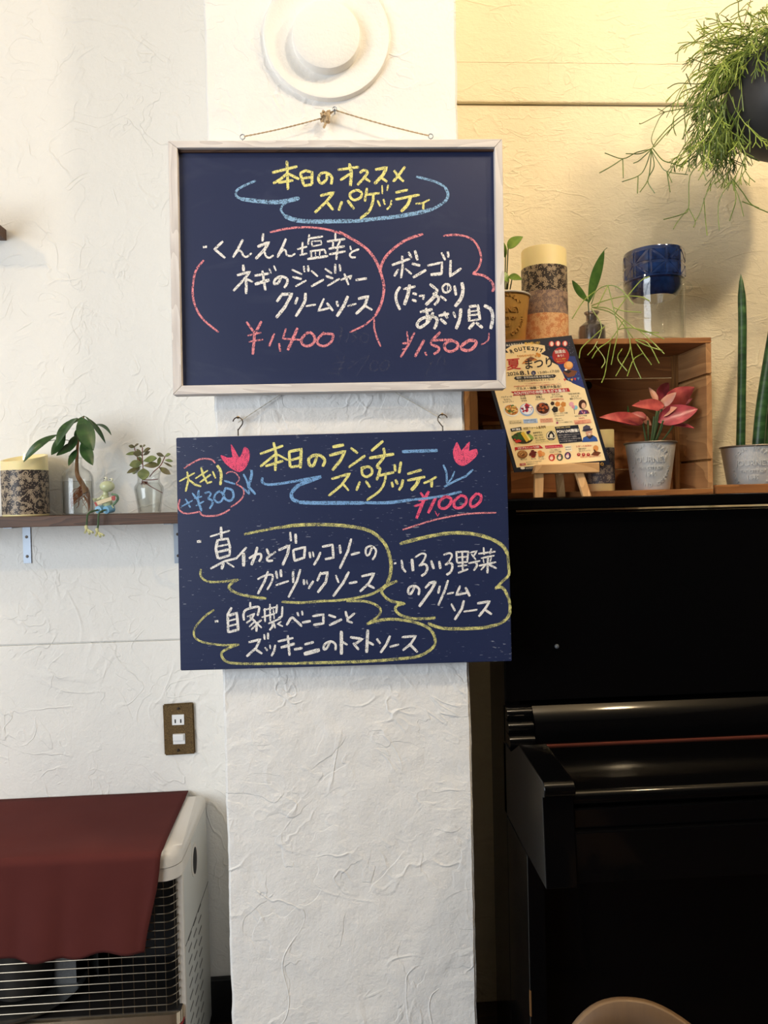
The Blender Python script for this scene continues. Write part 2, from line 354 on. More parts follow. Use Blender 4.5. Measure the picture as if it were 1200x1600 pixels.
# ------------------------------------------------------------------ menu boards
def px_prism(px, Y0, Y1): return prism(bmesh.new(), [at(x, y, Y0) for x, y in px], Vector((0, Y1-Y0, 0)))
YF, YB = -.030, -.0185                            # frame front, board face
O = [(262, 220), (785, 217), (791, 607), (270, 617)]; I = [(277, 231), (773, 230), (778, 594), (284, 602.5)]
p = at(526, 617, -.02)
ub = thing('framed_chalkboard', 'navy chalkboard in whitewashed wooden frame, the upper one hung by rope', 'chalkboard', (p.x, -.018, p.z))
for a in range(4):
    b = (a+1) % 4; q = [O[a], O[b], I[b], I[a]]
    cx = sum(x for x, y in q)/4; cy = sum(y for x, y in q)/4
    q = [(x+(cx-x)*.0012, y+(cy-y)*.0012) for x, y in q]
    m = px_prism(q, YF, -.004); bmesh.ops.bevel(m, geom=m.edges[:], offset=.0008, segments=1, affect='EDGES')
    obj('frame_rail', m, WHITEWASH if a % 2 == 0 else WHITEWASH_V, ub)
o = obj('writing_surface', px_prism([(274, 228), (776, 227), (781, 597), (281, 606)], YB, -.008), NAVY_U, ub); o['label'] = 'navy chalk surface'
m = px_prism([(278, 232), (772, 231), (772, 236), (278, 238)], YB-.004, YB); obj('rail_shadow_strip', m, DARKW, ub)  # dark strip standing in for the shadow gap below the top rail
YL = -.021
LB = [(275, 684), (791, 670.5), (800, 1033), (282, 1048)]
p = at(540, 1048, YL)
lb = thing('chalkboard', 'frameless navy plywood menu board with worn edges, hung below the framed one', 'chalkboard', (p.x, -.015, p.z))
m = px_prism(LB, YL, -.010); bmesh.ops.bevel(m, geom=m.edges[:], offset=.0012, segments=2, affect='EDGES'); obj('writing_surface', m, NAVY_L, lb)

def strokes(name, parent, Y, groups, mat, fillpolys=()):
    bm = bmesh.new(); lay = 0
    for (ox, oy, s, wd, data) in groups:
        for st in data.split(';'):
            st = st.strip()
            if not st: continue
            w_ = wd
            if '@' in st: st, ww = st.split('@'); w_ = float(ww)
            sm = st.startswith('~'); st = st.lstrip('~').strip()
            P = [Vector((ox + float(q.split(',')[0])/s, oy + float(q.split(',')[1])/s, 0)) for q in st.split()]
            if sm: P = smooth_pts(P, 5)
            else:                                # round polyline corners a little by resampling
                Q = [P[0]]
                for a, b in zip(P, P[1:]):
                    k = max(1, int((b-a).length/3.0))
                    Q += [a.lerp(b, (i+1)/k) for i in range(k)]
                P = Q
            P[0] = P[0] - (P[1]-P[0]).normalized()*.6; L, Rr = [], []
            h = w_/2/s if w_ > 8 else w_/2
            for i, q in enumerate(P):
                tg = (P[min(i+1, len(P)-1)] - P[max(i-1, 0)]).normalized(); nn = Vector((-tg.y, tg.x, 0))
                f = h*(1 + .16*noise.noise(Vector((q.x*.35, q.y*.35, ox)))); 
                if i == 0 or i == len(P)-1: f *= .72
                L.append(q+nn*f); Rr.append(q-nn*f)
            y_ = Y - .0002 - .00003*(lay % 7); lay += 1
            vl = [bm.verts.new(at(q.x, q.y, y_)) for q in L]; vr = [bm.verts.new(at(q.x, q.y, y_)) for q in Rr]
            for i in range(len(vl)-1): bm.faces.new((vl[i], vl[i+1], vr[i+1], vr[i]))
    for (ox, oy, s, data) in fillpolys:
        bm.faces.new([bm.verts.new(at(ox+float(q.split(',')[0])/s, oy+float(q.split(',')[1])/s, Y-.00025)) for q in data.split()])
    o = obj(name, bm, mat, parent); return o
CW = chalk('white_chalk', (246, 244, 240), .42); CY = chalk('yellow_chalk', (240, 234, 150), .42); CB = chalk('blue_chalk', (130, 176, 226), .44)
CP = chalk('pink_chalk', (236, 150, 158), .45); CH = chalk('hot_pink_chalk', (240, 96, 132), .42); CY2 = chalk('pale_yellow_chalk', (236, 232, 150), .51, 1, 2.2); CG = chalk('rubbed_out_chalk', (110, 112, 132), .52, .30); CB2 = chalk('soft_blue_chalk', (148, 188, 224), .46)
A1 = (360, 240, 6.0); A2 = (520, 240, 6.0)
strokes('title_lettering', ub, YB, [
 (*A1, 26, "395,178 628,120; 530,70 540,340; ~525,190 470,240 400,280; 545,190 645,240; 450,272 590,250; 655,185 690,300; 655,182 705,160 765,175 765,290; 675,232 755,222; 690,302 765,290; ~905,195 900,240 855,280 825,240 845,190 900,180 950,220 945,290; 845,395 970,362 900,450 790,555; 905,455 965,530; 1045,450 1015,535; 1100,440 1160,520"),
 (*A2, 25, "50,152 245,125; 155,95 175,180 165,305@30; 160,190 70,250; ~255,180 290,155 325,175 290,230 230,295; 290,220 350,265; 400,150 505,132 470,200 390,285@30; 455,225 510,265; 675,125 620,200 565,265; 575,160 610,210 665,262; ~210,345 165,370 165,410 205,435 260,410 270,370 240,345 205,345; 320,325 300,450; 320,385 440,370; ~380,385 375,450 340,540 255,610; 462,300 465,380@15; 518,295 510,350@18; 420,440 445,495@20; 475,430 490,480@20; ~550,440 540,490 505,525@18; 590,365 705,340; 590,430 815,385; ~730,410 700,480 640,545@30; 905,432 840,465 775,470@18; 850,460 848,525@22")], CY)
strokes('title_swash', ub, YB, [
 (*A1, 27, "~235,255 130,300 60,345 55,395 100,425@22; ~100,425 250,445 400,455 520,445 645,418@38; ~645,418 550,450 495,480 475,530 510,585@20; ~510,585 600,620 750,637 950,635 1150,632@40"),
 (*A2, 36, "~190,635 400,612 600,590 800,555 940,520; ~940,520 1050,450 1080,380 1050,310@26; ~1050,310 950,260 780,215@22")], CB2)
B0 = (260, 340, 4.286); B1 = (530, 340, 4.286)
strokes('pink_outline', ub, YB, [
 (*B0, 14, "~250,285 200,350 180,430 178,530 205,620 255,690 350,768; ~695,98 800,75 900,65 1000,68 1100,85 1200,118"),
 (*B1, 18, "~0,95 80,140 160,190 220,250 265,330 290,410 300,480 280,580 240,660; ~240,660 170,720 70,768@12; ~560,110 470,140 400,180 330,240 290,300 270,370; ~700,122 780,115 860,130 910,165 940,220 950,280 930,340 895,375@14; ~895,375 970,390 1020,430 1035,470 1025,498@17; ~235,680 235,740 255,810 280,865@12; ~1003,775 1000,815 975,840 950,850@10")], CP)
C3 = (300, 350, 7.5); C4 = (440, 350, 7.5); C5 = (370, 440, 5.217); C6 = (590, 360, 6.0); C7 = (590, 440, 6.0)
for _g in ([
 (*C3, 30, "132,270 176,266@38; 360,205 265,295 390,400; 595,185 540,290 480,390; ~480,390 540,315 580,325 600,370 640,385 700,340@24; 835,115 825,205; 770,265 900,215 850,300 745,410@36; ~850,330 870,380 910,395 955,365@24; 1100,175 1060,270 1000,390; ~1000,390 1060,310 1095,310 1110,360 1160,375 1210,345@24; 600,480 605,555@34; 530,600 680,560 600,660 485,785; 635,640 635,820@34; 640,645 715,680@26; 735,605 905,580; 740,705 910,655@38; 825,550 860,780; 905,525 930,580@22; 960,490 985,550@22; ~1045,620 1010,690 965,700 975,650 1040,615 1110,640 1115,690 1080,750"),
 (*C4, 24, "185,295 300,265; 245,215 240,360; 215,365 300,345; 325,125 310,245; 330,170 485,145; 350,205 460,195 470,240 360,262 350,205@18; 335,320 500,300 520,350; 340,315 350,385; 395,320 400,375@16; 450,310 445,370@16; 305,410 545,375@30; 630,110 630,180; 535,205 745,175@28; 605,205 600,280; 690,190 650,270; 555,290 740,260@28; 560,355 750,320@28; 655,290 640,420@26; 805,260 815,310; ~905,295 830,325 800,360 820,390 870,390; 120,535 240,590; 130,620 235,645@30; 165,730 290,660; 260,495 270,565; 310,490 315,560@28; 350,550 425,615; 350,730 495,650@28; 510,525 590,580; 520,610 605,640@28; 540,725 680,640; 628,470 628,580@28; 680,475 690,555@26; 695,655 820,605 800,650@26; 735,585 785,715@26; 870,657 1000,637@30"),
 (*C5, 22, "375,95 325,165; 365,105 450,100 390,210 320,295@26; 495,130 475,185; ~560,95 550,170 480,285@24; 565,200 645,187@16; 710,140 665,238 755,215@18; 735,175 785,240@20; 815,160 825,205; 905,120 870,200 815,285@26; 905,200 975,180@16; 990,140 1070,120 1040,200 970,265@24; 1035,190 1105,232@18")], [
 (*C6, 24, "135,325 305,265; 230,240 235,330 220,450@22; 195,365 155,430; 260,360 320,410@20; 290,205 320,260; 350,190 375,280@28; 325,312 400,330@26; 335,440 455,370@26; 470,330 605,300 600,410@22; 500,415 605,405@30; 600,210 635,280@22; 658,200 665,255@24; 685,280 680,430 785,355@24; ~210,530 175,590 175,660 210,745@26; 245,550 355,525; 300,510 285,600 250,700@32; 330,590 370,600@26; 325,650 365,665@26; 390,615 435,610 425,650@22; 490,505 550,550@26; ~560,550 530,620 450,700@32; ~520,590 570,630 560,670 530,700@26; 590,615 645,660@24; ~640,500 610,530 620,575 655,580 685,550 670,510 640,500@20; 655,500 655,575@10; 720,520 735,610@26; ~790,490 800,560 780,640 725,715@32"),
 (*C7, 24, "400,285 515,260@28; 455,250 470,330 460,380@26; ~520,290 480,370 400,430 370,400 410,350 500,325 555,350 550,400 530,445@28; 575,320 670,300@26; 625,285 655,345@28; 590,350 645,400@28; 710,285 730,340@22; ~780,255 770,350 735,445@32; 858,255 858,375@26; 860,235 940,225 960,360@26; 870,280 950,270@14; 870,315 950,307@18; 860,368 965,352@18; 905,385 855,445@30; 925,385 985,435@28; ~1000,225 1060,260 1080,340 1060,445@32")]): strokes('dish_lettering', ub, YB, _g, CW)
for _g in ([
 (*C5, 18, "80,330 145,420; 200,325 145,430 130,595@22; 90,440 200,415@13; 100,490 215,472@14; 305,425 260,535; 345,505 355,570; 400,385 375,465 520,475@15; 495,380 415,560@24; ~575,415 530,465 535,510 580,525 625,500 635,455 600,415 560,425@22; ~710,415 660,470 665,510 715,525 770,490 785,435 750,425 700,425@20")], [
 (*C7, 24, "275,470 290,580@16; 345,480 290,590 215,710@20; 235,580 300,575@20; 235,635 265,630@18; 435,550 350,705@26; 445,660 460,695@20; ~585,475 500,575 575,620 560,660 525,680@24; 510,550 700,545@24; ~690,545 630,590 640,640 690,655 745,625 750,580 700,555 670,560@26; ~850,555 790,600 795,635 860,645 915,600 920,560 870,550 845,560@30")]): strokes('price_lettering', ub, YB, _g, CP)
G8 = (500, 500, 4.286)
strokes('rubbed_out_lettering', ub, YB, [(*G8, 11, "110,25 150,60; 150,50 125,160; 105,75 160,72; 110,110 150,105; 190,90 175,150; ~245,80 215,90 240,120 215,150; 215,85 250,85; ~290,90 270,120 285,150 315,145 325,105 295,88; 110,240 140,280; 165,240 120,370; 90,290 170,280; 90,330 160,325; 210,280 250,280 185,330; 275,260 330,240 245,375@9; ~360,270 335,310 350,340 385,330 385,280 355,275; ~435,265 405,310 420,340 455,320 460,280 435,270; ~50,355 110,362; 720,250 745,300; 770,240 700,380; 810,240 780,300; ~840,240 830,290 850,300")], CG)
L1 = (275, 680, 8.0); L2 = (400, 680, 6.0); L3 = (570, 680, 5.4545); L4 = (300, 815, 7.5); L5 = (440, 815, 6.667); L6 = (595, 825, 5.854); L7 = (295, 930, 6.667); L8 = (465, 930, 5.333)
strokes('title_lettering', lb, YL, [
 (*L1, 24, "45,575 235,470@20; 140,460 155,560 120,705@26; 160,555 240,620 315,640@26; 315,410 340,500 390,600 450,580@26; 245,540 400,440@20; 300,590 435,490@24; 460,455 495,540@24; ~515,380 550,430 565,500 555,625@36"),
 (*L2, 24, "40,175 255,98; 165,70 190,180 180,335@26; 180,180 40,295; 200,180 300,235@20; 90,290 255,240; 310,155 320,300@26; 310,155 425,130 415,310@28; 325,235 430,205; 325,300 415,285; ~575,190 540,280 505,280 495,225 540,190 600,190 645,235 625,295@28; 720,110 825,90@30; 690,190 835,150 790,240 715,330@28; 890,120 955,170; 870,300 1025,190; 710,410 880,360 800,470 680,570; 810,450 870,520@20; 975,435 940,520; 1030,430 1070,490; ~1040,295 995,320 1000,370 1040,390 1085,360 1085,320 1050,295 980,310"),
 (*L3, 24, "155,50 55,135; 40,195 250,160@26; ~160,110 165,180 105,265 130,290 100,385; 120,345 250,315; ~180,340 165,410 120,480 15,555@20; 255,250 260,310; 308,228 292,325; 230,400 240,445; 262,380 280,420; 325,380 315,430 290,470; 365,330 485,295@22; 365,385 515,355@24; ~465,365 440,420 395,470@30; 610,355 550,390 500,410@20; 570,375 570,445@24")], CY)
for _g in ([
 (*L1, 22, "120,800 180,905; 70,890 210,815@18; 205,725 260,800@24; 285,690 270,800 320,950@30; 230,790 325,765; 250,880 350,825@20; ~360,725 410,710 435,740 400,785; ~400,790 455,820 450,870 420,920@26; ~540,700 490,740 480,800 520,840 570,820 590,760 570,715 530,700@26; ~620,655 600,720 610,790 670,820 715,780 715,720 690,680 620,660@28; ~845,490 880,560 905,650 915,740@24; 945,440 945,500 905,650@36; 905,640 995,740@30; 840,660 920,740@22; 605,570 740,610@24")], [
 (*L2, 26, "~60,400 60,440 110,462 220,455 400,425 500,405 610,388@24; ~610,388 500,430 400,470 335,540 345,600 400,625@34; ~400,628 550,635 800,635 1020,635@34"),
 (*L3, 26, "~0,575 200,575 400,550; ~400,550 550,535 700,510 825,480@20; 320,140 620,130@28; ~670,255 695,320 700,410@18; 765,310 740,370 700,415@14; 920,295 860,350 780,385 675,440@18")]): strokes('blue_chalk_marks', lb, YL, _g, CB)
for _g in ([
 (*L1, 20, "~105,410 200,350 300,300 400,295 460,315 490,350; ~630,480 660,460 720,460 770,500 790,550 750,610@16; ~750,610 820,650 850,710 830,780 760,850 680,900@18; ~670,930 580,980 500,1005 400,1010 330,1000 295,955@22; ~295,955 200,975 100,975 40,930 30,870 50,800@20")], [
 (*L3, 14, "~325,805 450,765 600,720 800,680 950,665 1120,660")]): strokes('pink_chalk_marks', lb, YL, _g, CP)
strokes('hot_pink_price', lb, YL, [
 (*L3, 20, "475,490 510,540; 545,480 500,560 440,710@26; 460,555 540,545; 425,605 500,580; 605,530 540,665@26; 600,650 620,690 635,665@9; ~690,520 640,560 635,610 680,625 725,590 735,545 700,525 660,535@24; ~820,510 765,560 765,610 810,620 860,580 860,530 820,512@24; ~955,495 905,550 905,605 945,600 985,560 990,515 960,497@24")], CH)
strokes('chalk_tulip', lb, YL, [(*L1, 22, "~565,255 610,330 700,410 790,450 860,400 905,300 905,200 860,160 830,240 790,300; 790,300 690,120 715,275@18; 570,260 640,290 730,290")], CH,
 [(*L1, "565,255 640,290 715,270 690,120 735,200 790,290 830,240 860,160 905,200 905,300 860,400 790,450 700,410 620,350")])
strokes('chalk_tulip', lb, YL, [(*L3, 14, "~785,65 760,130 765,190 790,235 840,255 910,210 955,160 950,120; 785,65 820,145 860,100 890,60 880,130; 890,140 950,120")], CH,
 [(*L3, "785,65 820,145 860,100 890,60 890,140 950,120 955,160 910,210 840,255 790,235 765,190 760,130")])
strokes('yellow_outline', lb, YL, [
 (*L4, 34, "~615,150 700,130 850,100 1000,72 1200,48@30; ~105,560 100,620 130,670 200,705 350,705 540,680@26; ~540,680 470,720 430,765 470,810 560,850 700,880 870,900@30"),
 (*L5, 34, "~0,60 150,38 350,30 550,35 750,55 900,90 1000,150 1080,240 1120,340 1140,450 1130,560 1100,640; ~1100,640 1050,690 950,750 800,790 600,820 400,830 200,845 0,835@26"),
 (*L6, 28, "~175,145 300,110 450,75 600,50 750,45 900,65 1030,110 1120,170 1160,240@32; ~1160,240 1170,350 1170,430 1110,490 1045,560@24; ~1050,545 1110,545 1150,600 1178,680 1178,780 1140,840 1080,880@26; ~1080,880 950,910 800,920 600,920 500,900 430,870; ~150,485 70,520 10,570 30,620 100,670 220,690@26; ~220,690 150,710 135,750 180,795 280,825 400,830 500,820@24"),
 (*L7, 22, "~260,155 180,210 100,290 55,370 65,440 150,490 300,515 400,520 520,512; ~520,512 430,545 350,590 345,640 390,690 480,710 700,715 900,712 1135,712@26"),
 (*L8, 24, "~0,567 300,560 600,550 850,530 1000,510 1100,460 1145,400 1130,320 1070,260 950,220 800,200 680,210 575,240; ~410,50 550,50 640,75 690,115 680,165 640,200 580,240@20")], CY2)
for _g in ([
 (*L4, 28, "62,235 108,230@36; 340,65 345,195@32; 215,175 445,105@22; 300,215 280,320 305,435@34; 310,215 420,200 445,300 440,395 310,435@28; 310,290 430,265@22; 310,355 435,325@30; 220,550 380,465 520,430 640,300@26; 370,490 345,560@36; 410,480 495,535@20; 605,370 605,525@40; 765,300 740,400 695,510@34; ~670,430 740,390 800,380 810,420 785,470@28; 875,320 900,385; ~980,355 910,400 880,430 890,460 950,455; 1015,335 1140,280 1120,380 1060,515@32; 1150,125 1160,230@28; ~770,675 850,635 940,625 935,700 880,800@24; 890,585 850,700 770,850@28; 985,580 1000,670@28; 1040,565 1045,650@32; 985,745 1135,695@24"),
 (*L5, 26, "145,130 150,230@28; 120,295 135,410; 125,295 245,265 235,375 130,410; 290,320 300,380; 325,315 335,370@20; ~405,320 380,380 335,455; 425,262 530,240 540,375 450,392; 605,245 615,335; 725,180 690,310 605,490; 725,345 815,320; ~945,260 910,345 880,340 880,280 930,255 980,290 975,350 945,400@22; 120,520 120,640; 195,500 160,620 70,790; 230,605 235,660; 260,610 270,655@18; 330,620 280,700; 410,530 370,620; 405,545 480,530 460,630 375,740@28; 565,560 595,640@22; 700,525 640,640 535,780@28; 705,642 790,627; 835,570 965,540 910,640 815,730@26; 890,655 970,695")], [
 (*L6, 22, "122,325 142,320@24; 190,295 200,370 230,405; 285,285 295,395@28; ~320,265 370,235 410,245 390,300 350,350@18; ~350,345 400,330 425,360 410,410 370,440@22; 460,300 485,375@26; 535,305 545,375@26; ~575,245 630,230 650,255 620,310 590,335@18; ~590,335 640,320 655,350 640,400 600,430@22; 690,215 698,320@18; 690,220 800,215 790,310 700,320@18; 745,220 750,390@18; 700,270 790,262@16; 705,350 790,340@16; 710,410 800,375@18; 815,225 880,210 850,255@16; 830,240 870,290@16; 805,322 910,300@18; ~860,305 880,340 850,390@20; 895,235 1050,215@18; 940,180 945,245@18; 1010,190 1000,240@18; 920,275 1040,252@16; 935,285 945,320@14; 1010,270 1000,310@14; 900,345 1055,312@18; 980,260 975,415@20; 960,335 915,385@16; 990,335 1060,370@20; ~310,540 275,600 250,590 260,545 310,530 350,560 345,615; 455,500 405,550; 440,505 505,490 460,570 350,720@26; 540,530 525,600; 615,480 590,560 525,710; 610,602 670,590@18; 725,530 690,612 790,592; 775,545 815,625@24; 645,695 680,760@20; 760,665 740,740 675,840@24; 760,765 885,747@18; 885,690 995,670 960,730 895,810@24; 950,745 1015,790@22")], [
 (*L7, 22, "275,275 308,270@34; 445,130 405,200 410,390@26; 410,215 500,185 515,360 410,385@28; 415,268 500,245@18; 415,322 505,300@20; 640,75 640,130@24; ~575,260 570,200 600,150 720,120 730,160 715,215@24; 610,222 690,190@18; ~680,200 650,250 600,290@20; ~640,230 700,290 705,380@24; 690,270 630,330@18; 700,310 650,360@18; 755,260 700,300@22; 705,290 760,340@20; 780,155 920,120@18; 845,95 850,270@20; 760,230 900,190@18; 790,140 795,280@20; 880,150 890,250@14; 920,100 910,190@22; 975,120 970,220 930,240@22; 830,295 960,240@20; 880,270 870,330 840,365@24; 885,280 900,345@18; 960,275 925,300 980,325@18; ~1020,310 1070,235 1110,260 1180,325@26; 1130,180 1145,220@24; 1180,165 1185,210@22; 625,490 745,460 700,550 600,640@26; 690,560 765,610@26; 785,410 790,465@22; 825,395 825,460@24; 795,545 820,580@22; 845,520 850,560@18; 900,520 890,580 860,635@24; 930,482 1090,445@24; 960,545 1105,505@30; 1030,420 1050,630@26; 1100,565 1185,550@28"),
 (*L8, 22, "40,228 110,215@22; 125,175 215,160 215,235 130,248@20; 260,165 320,185@20; 265,250 370,200; 400,135 415,195@20; 475,150 415,200 415,215 460,230@20; 60,410 135,390; 55,490 185,455@34; ~270,390 245,440 220,450 225,410 275,385 315,410 315,460@20; 365,300 365,495@28; 370,385 415,415@20; 440,350 540,365 475,410@22; 465,400 510,455@22; 585,290 575,480@26; 590,390 635,415@22; 660,365 690,405@20; 770,340 740,410 690,480@22; 770,430 845,410@20; 870,350 985,340 940,410 875,460@20; 930,405 1000,475@22")]): strokes('dish_lettering', lb, YL, _g, CW)

# cords, eyes, hooks
def ring_pts(c, r, a0=0, a1=2*PI, n=20): return [c + Vector((r*math.cos(a0+(a1-a0)*i/n), 0, r*math.sin(a0+(a1-a0)*i/n))) for i in range(n+1)]
eyesU = [at(379, 214, -.014), at(673, 213, -.014)]
for e in eyesU:
    bm = bmesh.new(); tube(bm, ring_pts(e, .0042), .0009, 6, False); tube(bm, [e+Vector((0, 0, -.004)), e+Vector((0, 0, -.014))], .001, 6); obj('screw_eye', bm, STEEL, ub, True)
nail = at(523, 172, -.012)
def rope(p, q, sag=.0, r=.0011):
    pts = [p.lerp(q, i/40) + Vector((0, 0, -sag*4*(i/40)*(1-i/40))) for i in range(41)]
    bm = bmesh.new()
    for ph in (0, PI):
        pp = []
        for i, x in enumerate(pts):
            a = i*1.6+ph; pp.append(x + Vector((0, math.cos(a), math.sin(a)))*r*.6)
        tube(bm, pp, r*.75, 5)
    return bm
t = thing('hanging_rope', 'tan rope knotted at a nail above the framed chalkboard', 'rope', nail)
kn = at(508, 183, -.012)
bm = rope(eyesU[0]+Vector((.003, -.002, 0)), kn, .002); bm2 = rope(nail, eyesU[1]+Vector((-.003, -.002, 0)), .002); join(bm, bm2); bm3 = rope(kn, nail, 0, .0016); join(bm, bm3)
obj('cord', bm, ROPE, t, True)
bm = bmesh.new(); random.seed(3)
for k in range(9):
    P = [kn + Vector((random.uniform(-.008, .009), random.uniform(-.006, .003), random.uniform(-.010, .010))) for _ in range(5)]
    tube(bm, smooth_pts(P, 4), .0016, 5)
tube(bm, smooth_pts([kn, kn+Vector((.001, -.002, -.010)), kn+Vector((-.003, -.003, -.020))], 4), .0022, 6)
obj('knot', bm, ROPE, t, True)
bm = bmesh.new(); tube(bm, [nail+Vector((0, .014, 0)), nail+Vector((0, -.004, 0))], .0012, 8); tube(bm, ring_pts(nail+Vector((0, -.002, .001)), .0035), .0008, 6, False)
tag(obj('nail', bm, STEEL, smooth=True), 'small metal hook nailed in the pillar holding the tan rope', 'nail')
t = thing('thin_rope', 'pale thin cord holding the lower board, mostly hidden behind the framed one', 'cord', at(524, 560, -.010))
hk = [at(372, 660, -.010), at(691, 655, -.010)]
top = at(524, 560, -.004)
obj('cord', rope(hk[0], top, 0, .0008), ROPEW, t, True); obj('cord', rope(hk[1], top, 0, .0008), ROPEW, t, True)
for h_, sgn in zip(hk, (1, -1)):
    bm = bmesh.new(); P = ring_pts(h_+Vector((0, -.003, 0)), .0085, PI*(.95 if sgn > 0 else .05), -PI*.25 if sgn > 0 else PI*1.25, 16)
    P += [P[-1].lerp(h_+Vector((-.0, -.003, -.014)), 1)]
    tube(bm, P, .0011, 6); P2 = [h_+Vector((0, -.003, -.012)), h_+Vector((0, -.003, -.024))]; tube(bm, P2, .0012, 6)
    obj('screw_hook', bm, DKSTEEL, lb, True)
    bm = bmesh.new(); bmesh.ops.create_uvsphere(bm, u_segments=8, v_segments=6, radius=.0028); bmesh.ops.translate(bm, verts=bm.verts[:], vec=h_+Vector((.0, 0, .009))); obj('knot', bm, ROPE, t, True)
# ------------------------------------------------------------------ electrical plate
t = thing('socket_plate', 'aged brass plate with white socket and rocker switch low on the left wall', 'socket', at(279, 1180, WY))
P4 = [(254, 1101), (302, 1098), (305, 1178), (257, 1181)]
m = px_prism(P4, WY-.007, WY); bmesh.ops.bevel(m, geom=m.edges[:], offset=.0025, segments=2, affect='EDGES'); obj('plate', m, BRASSP, t, True)
def wbox(p, dx, dz, y0, y1, mat, name, par, bev=.0006, lab=None):
    o = obj(name, B(p.x-dx, p.x+dx, y0, y1, p.z-dz, p.z+dz, bev=bev), mat, par)
    if lab: o['label'] = lab
    return o
p = at(278, 1125, WY-.01); so = wbox(p, .0135, .0118, WY-.0095, WY-.004, PLASTIC, 'socket_outlet', t, lab='white two-slot outlet')
for s in (-1, 1): wbox(p+Vector((s*.0062, 0, -.0028)), .0014, .0042, WY-.0099, WY-.006, SLOT, 'slot', so, 0)
p = at(279.5, 1155, WY-.01); sw = wbox(p, .0135, .0118, WY-.0090, WY-.004, PLASTIC, 'switch_base', t, lab='white switch')
wbox(p+Vector((-.0012, 0, .0045)), .0118, .0072, WY-.0135, WY-.008, PLASTIC, 'rocker', sw, .0012)
for yy in (1107, 1172):
    p = at(278.5, yy, WY-.008); bm = bmesh.new(); lathe([(.001, .002), (.0028, .0018), (.003, 0), (.003, -.002), (.001, -.002)], p, 12, 'Y', bm); obj('screw', bm, DKSTEEL, t, True)

# ------------------------------------------------------------------ left wall shelf and what stands on it
SY0, SZ = .245, at(140, 804.5, .245).z
th = .0225; xr = PX0-.002
t = thing('wall_shelf', 'dark stained wooden wall shelf on steel brackets carrying plants, candle and frog', 'shelf', (-.6, .31, SZ-th))
obj('board', B(-1.02, xr, SY0, WY, SZ-th, SZ, bev=.0015), DARKW, t)
for bx in (41, 277):
    p = at(bx, 824, WY-.003); zb = at(bx, 880, WY-.003).z
    bm = bmesh.new(); box(bm, p.x-.0085, p.x+.0085, WY-.003, WY, zb, SZ-th); box(bm, p.x-.0085, p.x+.0085, SY0+.03, WY, SZ-th-.0025, SZ-th)
    br = obj('bracket', bm, STEEL, t)
    for zz in (.30, .82):
        z = zb+(SZ-th-zb)*(1-zz); bm = bmesh.new(); lathe([(.0005, .0012), (.003, .001), (.0035, 0), (.0035, -.001), (.0005, -.001)], (p.x, WY-.003, z), 12, 'Y', bm); obj('screw', bm, DKSTEEL, br, True)
p = at(9, 326, WY); z0 = at(8, 336, .22).z; z1 = at(8, 317, .22).z
t = thing('wall_shelf', 'end of a small brown shelf at the upper left edge of the photo', 'shelf', (p.x-.2, .3, z0))
obj('board', B(p.x-.42, p.x, .22, WY, z0, z1, bev=.0015), DARKW, t)

def uvcyl(name, c, r, z0, z1, mat, parent, wob=0, n=64, r2=None):
    me = D.meshes.new(name); bm = bmesh.new(); uv = bm.loops.layers.uv.new('UVMap'); off = Vector(parent['_w']); K = 6
    g = []
    for k in range(K+1):
        row = []
        for i in range(n):
            a = 2*PI*i/n; rr = (r + ((r2 or r)-r)*k/K); zz = z0+(z1-z0)*k/K + (wob*math.sin(2*a+1)*(k/K))
            row.append(bm.verts.new(Vector((c[0]+rr*math.cos(a), c[1]+rr*math.sin(a), zz))-off))
        g.append(row)
    for k in range(K):
        for i in range(n):
            j = (i+1) % n; f = bm.faces.new((g[k][i], g[k][j], g[k+1][j], g[k+1][i])); f.smooth = True
            for l, (a, b) in zip(f.loops, ((i, k), (i+1, k), (i+1, k+1), (i, k+1))): l[uv].uv = (2*PI*r*a/n, z0+(z1-z0)*b/K)
    bm.to_mesh(me); bm.free(); me.materials.append(mat); o = D.objects.new(name, me); COL.objects.link(o); o.parent = parent; o['_w'] = tuple(off)
    return o
def candle(c, r, h, bands, label, dip=(PI*.9, .010), flame=True, group=None):
    t = thing('flameless_candle', label, 'candle', c, group); cx, cy, cz = c; bm = bmesh.new(); n = 64
    def zt(a): return cz + h - dip[1]*(.5+.5*math.cos(a-dip[0]))
    rings = []
    for rr, f in ((r*.97, -1), (r, -2), (r, 0), (r*.985, 1), (r*.90, 2), (r*.86, 3), (r*.6, 4), (r*.05, 4)):
        ring = []
        for i in range(n):
            a = 2*PI*i/n
            z = {-1: cz, -2: cz+.0015, 0: zt(a)-.0015, 1: zt(a), 2: zt(a)-.0005, 3: zt(a)-.005, 4: cz+h-.022}[f]
            ring.append(Vector((cx+rr*math.cos(a), cy+rr*math.sin(a), z)))
        rings.append(ring)
    loft(bm, rings); obj('wax_body', bm, WAX, t, True)
    for k, (a, b, mat, nm) in enumerate(bands):
        o = uvcyl('paper_wrap', c, r+.0006+.0004*(len(bands)-k)*(1 if len(bands) > 1 else 0), cz+h*a, cz+h*b, mat, t, .0008 if len(bands) > 1 else 0); o['label'] = nm
    if flame:
        bm = bmesh.new(); lathe([(.0005, 0), (.0035, .003), (.0042, .008), (.003, .016), (.0005, .024)], (cx, cy, cz+h-.024), 12, 'Z', bm)
        for v in bm.verts: v.co.y = cy+(v.co.y-cy)*.45
        obj('flame', bm, FLAME, t, True)
    return t
def pxr(x0, x1, y, Y): return at(x1, y, Y).x - at(x0, y, Y).x
c = at(41, 804, .305); r = pxr(6.5, 75.5, 760, .305)/2
